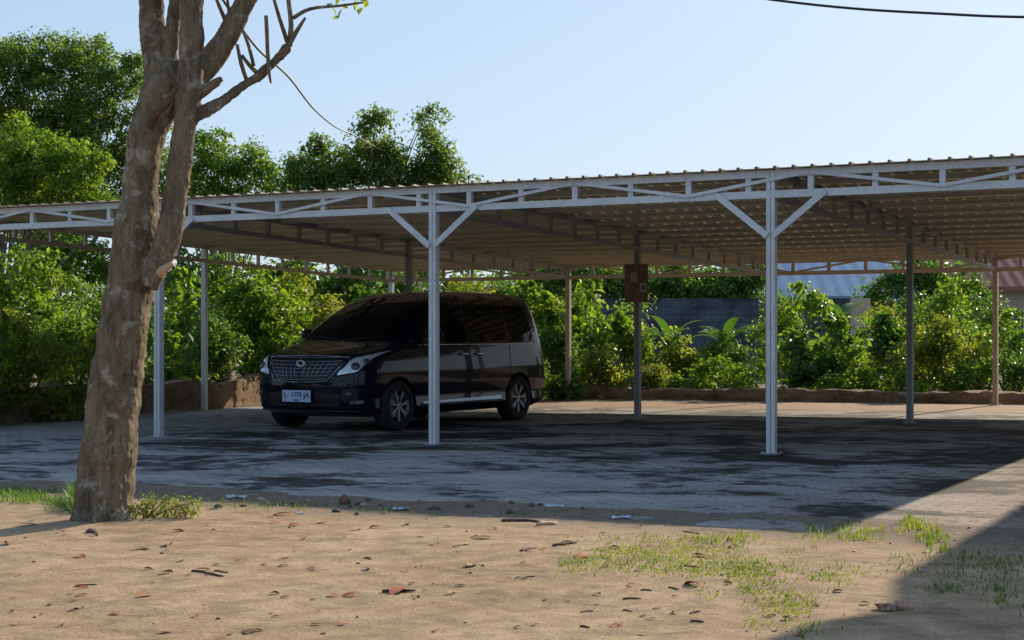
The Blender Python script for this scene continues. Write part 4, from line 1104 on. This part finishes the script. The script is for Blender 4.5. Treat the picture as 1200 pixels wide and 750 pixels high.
lab = {0: 'curled dark brown dry leaf lying on the bare sand', 1: 'curled reddish dry leaf lying on the bare sand', 2: 'pale tan dry leaf lying on the bare sand'}
spots = [(33, 619, 22), (10, 643, 20), (75, 633, 9), (95, 657, 18), (72, 629, 12), (172, 648, 10), (198, 644, 24), (165, 647, 18), (208, 627, 16), (174, 670, 12), (238, 671, 18), (195, 675, 18), (95, 693, 18), (95, 702, 16), (96, 716, 12),
  (168, 704, 20), (280, 659, 10), (310, 665, 12), (335, 657, 8), (390, 702, 14), (290, 744, 20), (322, 701, 12), (318, 608, 10), (330, 606, 20), (322, 614, 14), (345, 617, 16), (378, 614, 14), (418, 623, 14), (440, 620, 16), (475, 618, 12),
  (525, 620, 12), (578, 624, 14), (492, 634, 10), (565, 635, 22), (430, 658, 11), (432, 672, 16), (468, 698, 34), (410, 702, 20), (552, 667, 20), (622, 650, 16), (636, 646, 12), (660, 641, 24), (511, 741, 16), (536, 645, 12), (525, 647, 8), (720, 645, 12),
  (540, 690, 8), (598, 678, 7), (753, 743, 10), (812, 689, 28), (880, 693, 12), (822, 656, 20), (700, 700, 10), (640, 705, 8), (770, 715, 12), (1002, 651, 10), (1083, 651, 8), (250, 600, 14), (160, 603, 8), (905, 676, 10), (720, 735, 14), (370, 735, 9), (60, 712, 8), (20, 735, 10), (230, 727, 9)]
for i, (x, y, spx) in enumerate(spots):
    k = rng.choice((0, 1, 1, 0, 1, 2)); put_leaf(x, y, max(.05, 1.1*spx*gp(x, y)[1]/1859.6), rng.choice((BR, RD, TN)[k]), lab[k])
for i in range(95):
    x, y = rng.uniform(0, 1020), rng.uniform(612, 748); k = rng.choice((0, 0, 1, 2)); put_leaf(x, y, rng.uniform(.03, .065), rng.choice((BR, RD, TN)[k]), lab[k])
put_leaf(683, 655, .12, 1, 'bright orange red dry leaf in the left end of the grass patch', None)
for x, y, s_ in ((204, 600, .16), (213, 604, .13), (207, 595, .1)): put_leaf(x, y, s_, 1, 'crumpled red brown dry leaf piled beside the weed at the tree foot', 'red brown leaves by the weed')
# stones
def stone(x, y, size, mt, label, group=None, name='stone', flat=.55, cat='stone', el_=1.0):
    X, Y = gp(x, y); bm = bmesh.new(); bmesh.ops.create_icosphere(bm, subdivisions=3, radius=.5); sd_ = rng.random()*50
    for v in bm.verts:
        v.co *= 1+.45*noise.noise(v.co*2.2+Vector((sd_, 0, 0)))+.12*noise.noise(v.co*7); v.co.z *= flat; v.co.x *= el_
    me = bpy.data.meshes.new(name); bm.to_mesh(me); bm.free()
    o = link(name, me, mt, None, False); o.scale = (size,)*3; o.location = (X, Y, ground_h(X, Y)+size*flat*.22); o.rotation_euler.z = rng.uniform(0, 6)
    tag(o, label, cat, group); return o
dk = simple('dark_stone', (.09, .075, .06), .9, noise_amt=.3, scale=8, bump=.3); lt = simple('pale_stone', (.42, .36, .28), .9, noise_amt=.3, scale=8, bump=.3); bl = simple('brown_clod', (.17, .09, .055), .95, noise_amt=.3, scale=8, bump=.3)
for i in range(46):
    x, y = rng.uniform(0, 1180), rng.uniform(606, 748); q = rng.random()
    stone(x, y, rng.uniform(.008, .022), dk if q < .6 else bl, 'tiny dark pebble lying on the sand', 'pebbles scattered on the sand')
for i in range(26):
    x, y = rng.uniform(215, 700), rng.uniform(588, 604)
    stone(x, y, rng.uniform(.03, .07), dk if rng.random() < .7 else lt, 'small stone among the rubble along the shaded paving edge', 'rubble along the paving edge')
stone(107, 629, .07, dk, 'dark stone on the sand right below the tree shadow')
stone(404, 592, .085, bl, 'upright dark brown clod standing on the shaded edge of the paving', flat=1.1)
stone(594, 587, .06, dk, 'dark lump on the shaded paving edge at mid picture')
husk = stone(1050, 716, .10, simple('husk', (.30, .19, .12), .9, noise_amt=.85, scale=5, bump=.5), 'pale brown coconut husk at the corner of the lower right shadow', None, 'coconut_husk', .5, 'husk', 1.7); husk.rotation_euler.z = .1
for (x, y, s_) in ((715, 460, .22), (708, 463, .3), (730, 463, .16), (750, 466, .14), (820, 468, .12), (833, 469, .12), (796, 469, .1), (860, 469, .12), (690, 467, .1), (930, 471, .13), (970, 473, .1)):
    X, Y = uv(*to_uv(*gp(x, 469))); stone(x, 468, s_, lt, 'loose broken pale stone at the foot of the earth wall', 'loose stones along the earth wall')
# paper and plastic scraps
scr = simple('pale_litter', (.42, .50, .58), .6, noise_amt=.15)
for (x, y, s_, l) in ((277, 587, .15, 'flattened pale plastic scrap on the shaded paving left of the van'), (470, 599, .11, 'small white scrap on the paving edge below the van'), (650, 596, .12, 'crumpled white plastic scrap on the paving edge at mid picture'), (728, 609, .13, 'thin white strip of litter on the paving edge right of centre'), (352, 604, .06, 'tiny white scrap beside the red leaves on the paving edge')):
    X, Y = gp(x, y); n = 7; V = []; rr = random.Random(x)
    for j in range(n):
        for i in range(n): V.append(((i/(n-1)-.5)*1.0+rr.uniform(-.05, .05), (j/(n-1)-.5)*.7+rr.uniform(-.05, .05), .03+.22*abs(noise.noise(Vector((i*.9+x, j*.9, 0))))))
    o = link('litter_scrap', mesh('litter', V, [(j*n+i, j*n+i+1, (j+1)*n+i+1, (j+1)*n+i) for j in range(n-1) for i in range(n-1)]), scr); o.scale = (s_,)*3
    o.location = (X, Y, max(ground_h(X, Y), g(X, Y)+.004)+.003); tag(o, l, 'litter')
# fallen sticks and small board
def stick(x0, y0, x1, y1, r, label, mt=None):
    a = gp(x0, y0); b = gp(x1, y1); m = MB()
    P = [Vector((a[0]+(b[0]-a[0])*t, a[1]+(b[1]-a[1])*t+.01*math.sin(t*5), 0)) for t in np.linspace(0, 1, 7)]
    for p in P: p.z = max(ground_h(p.x, p.y), g(p.x, p.y))+r*.8
    m.tube(P, [r, r*1.1, r, r*.9, r, r*.8, r*.6], 7); tag(m.build('stick', mt or M['broken'], None, True), label, 'stick')
stick(588, 613, 632, 615, .010, 'dark reddish stick lying along the shadow edge at mid picture')
stick(630, 620, 652, 617, .014, 'short pale brown stick just right of the reddish stick', M['cutwood'])
stick(648, 643, 676, 639, .007, 'thin twig above the grass patch'); stick(448, 698, 487, 697, .008, 'dark flat twig on the bare sand below the van')
stick(610, 650, 628, 645, .007, 'short dark twig left of the grass patch'); stick(225, 673, 262, 680, .006, 'thin brown twig on the sand right of the tree')
for i in range(14):
    x, y = rng.uniform(20, 900), rng.uniform(620, 745); stick(x, y, x+rng.uniform(8, 22), y+rng.uniform(-3, 3), .004, 'thin short twig lying on the sand') ; bpy.data.objects[-1] if False else None
for o in COL.objects:
    if o.get('label') == 'thin short twig lying on the sand': o['group'] = 'twigs scattered on the sand'
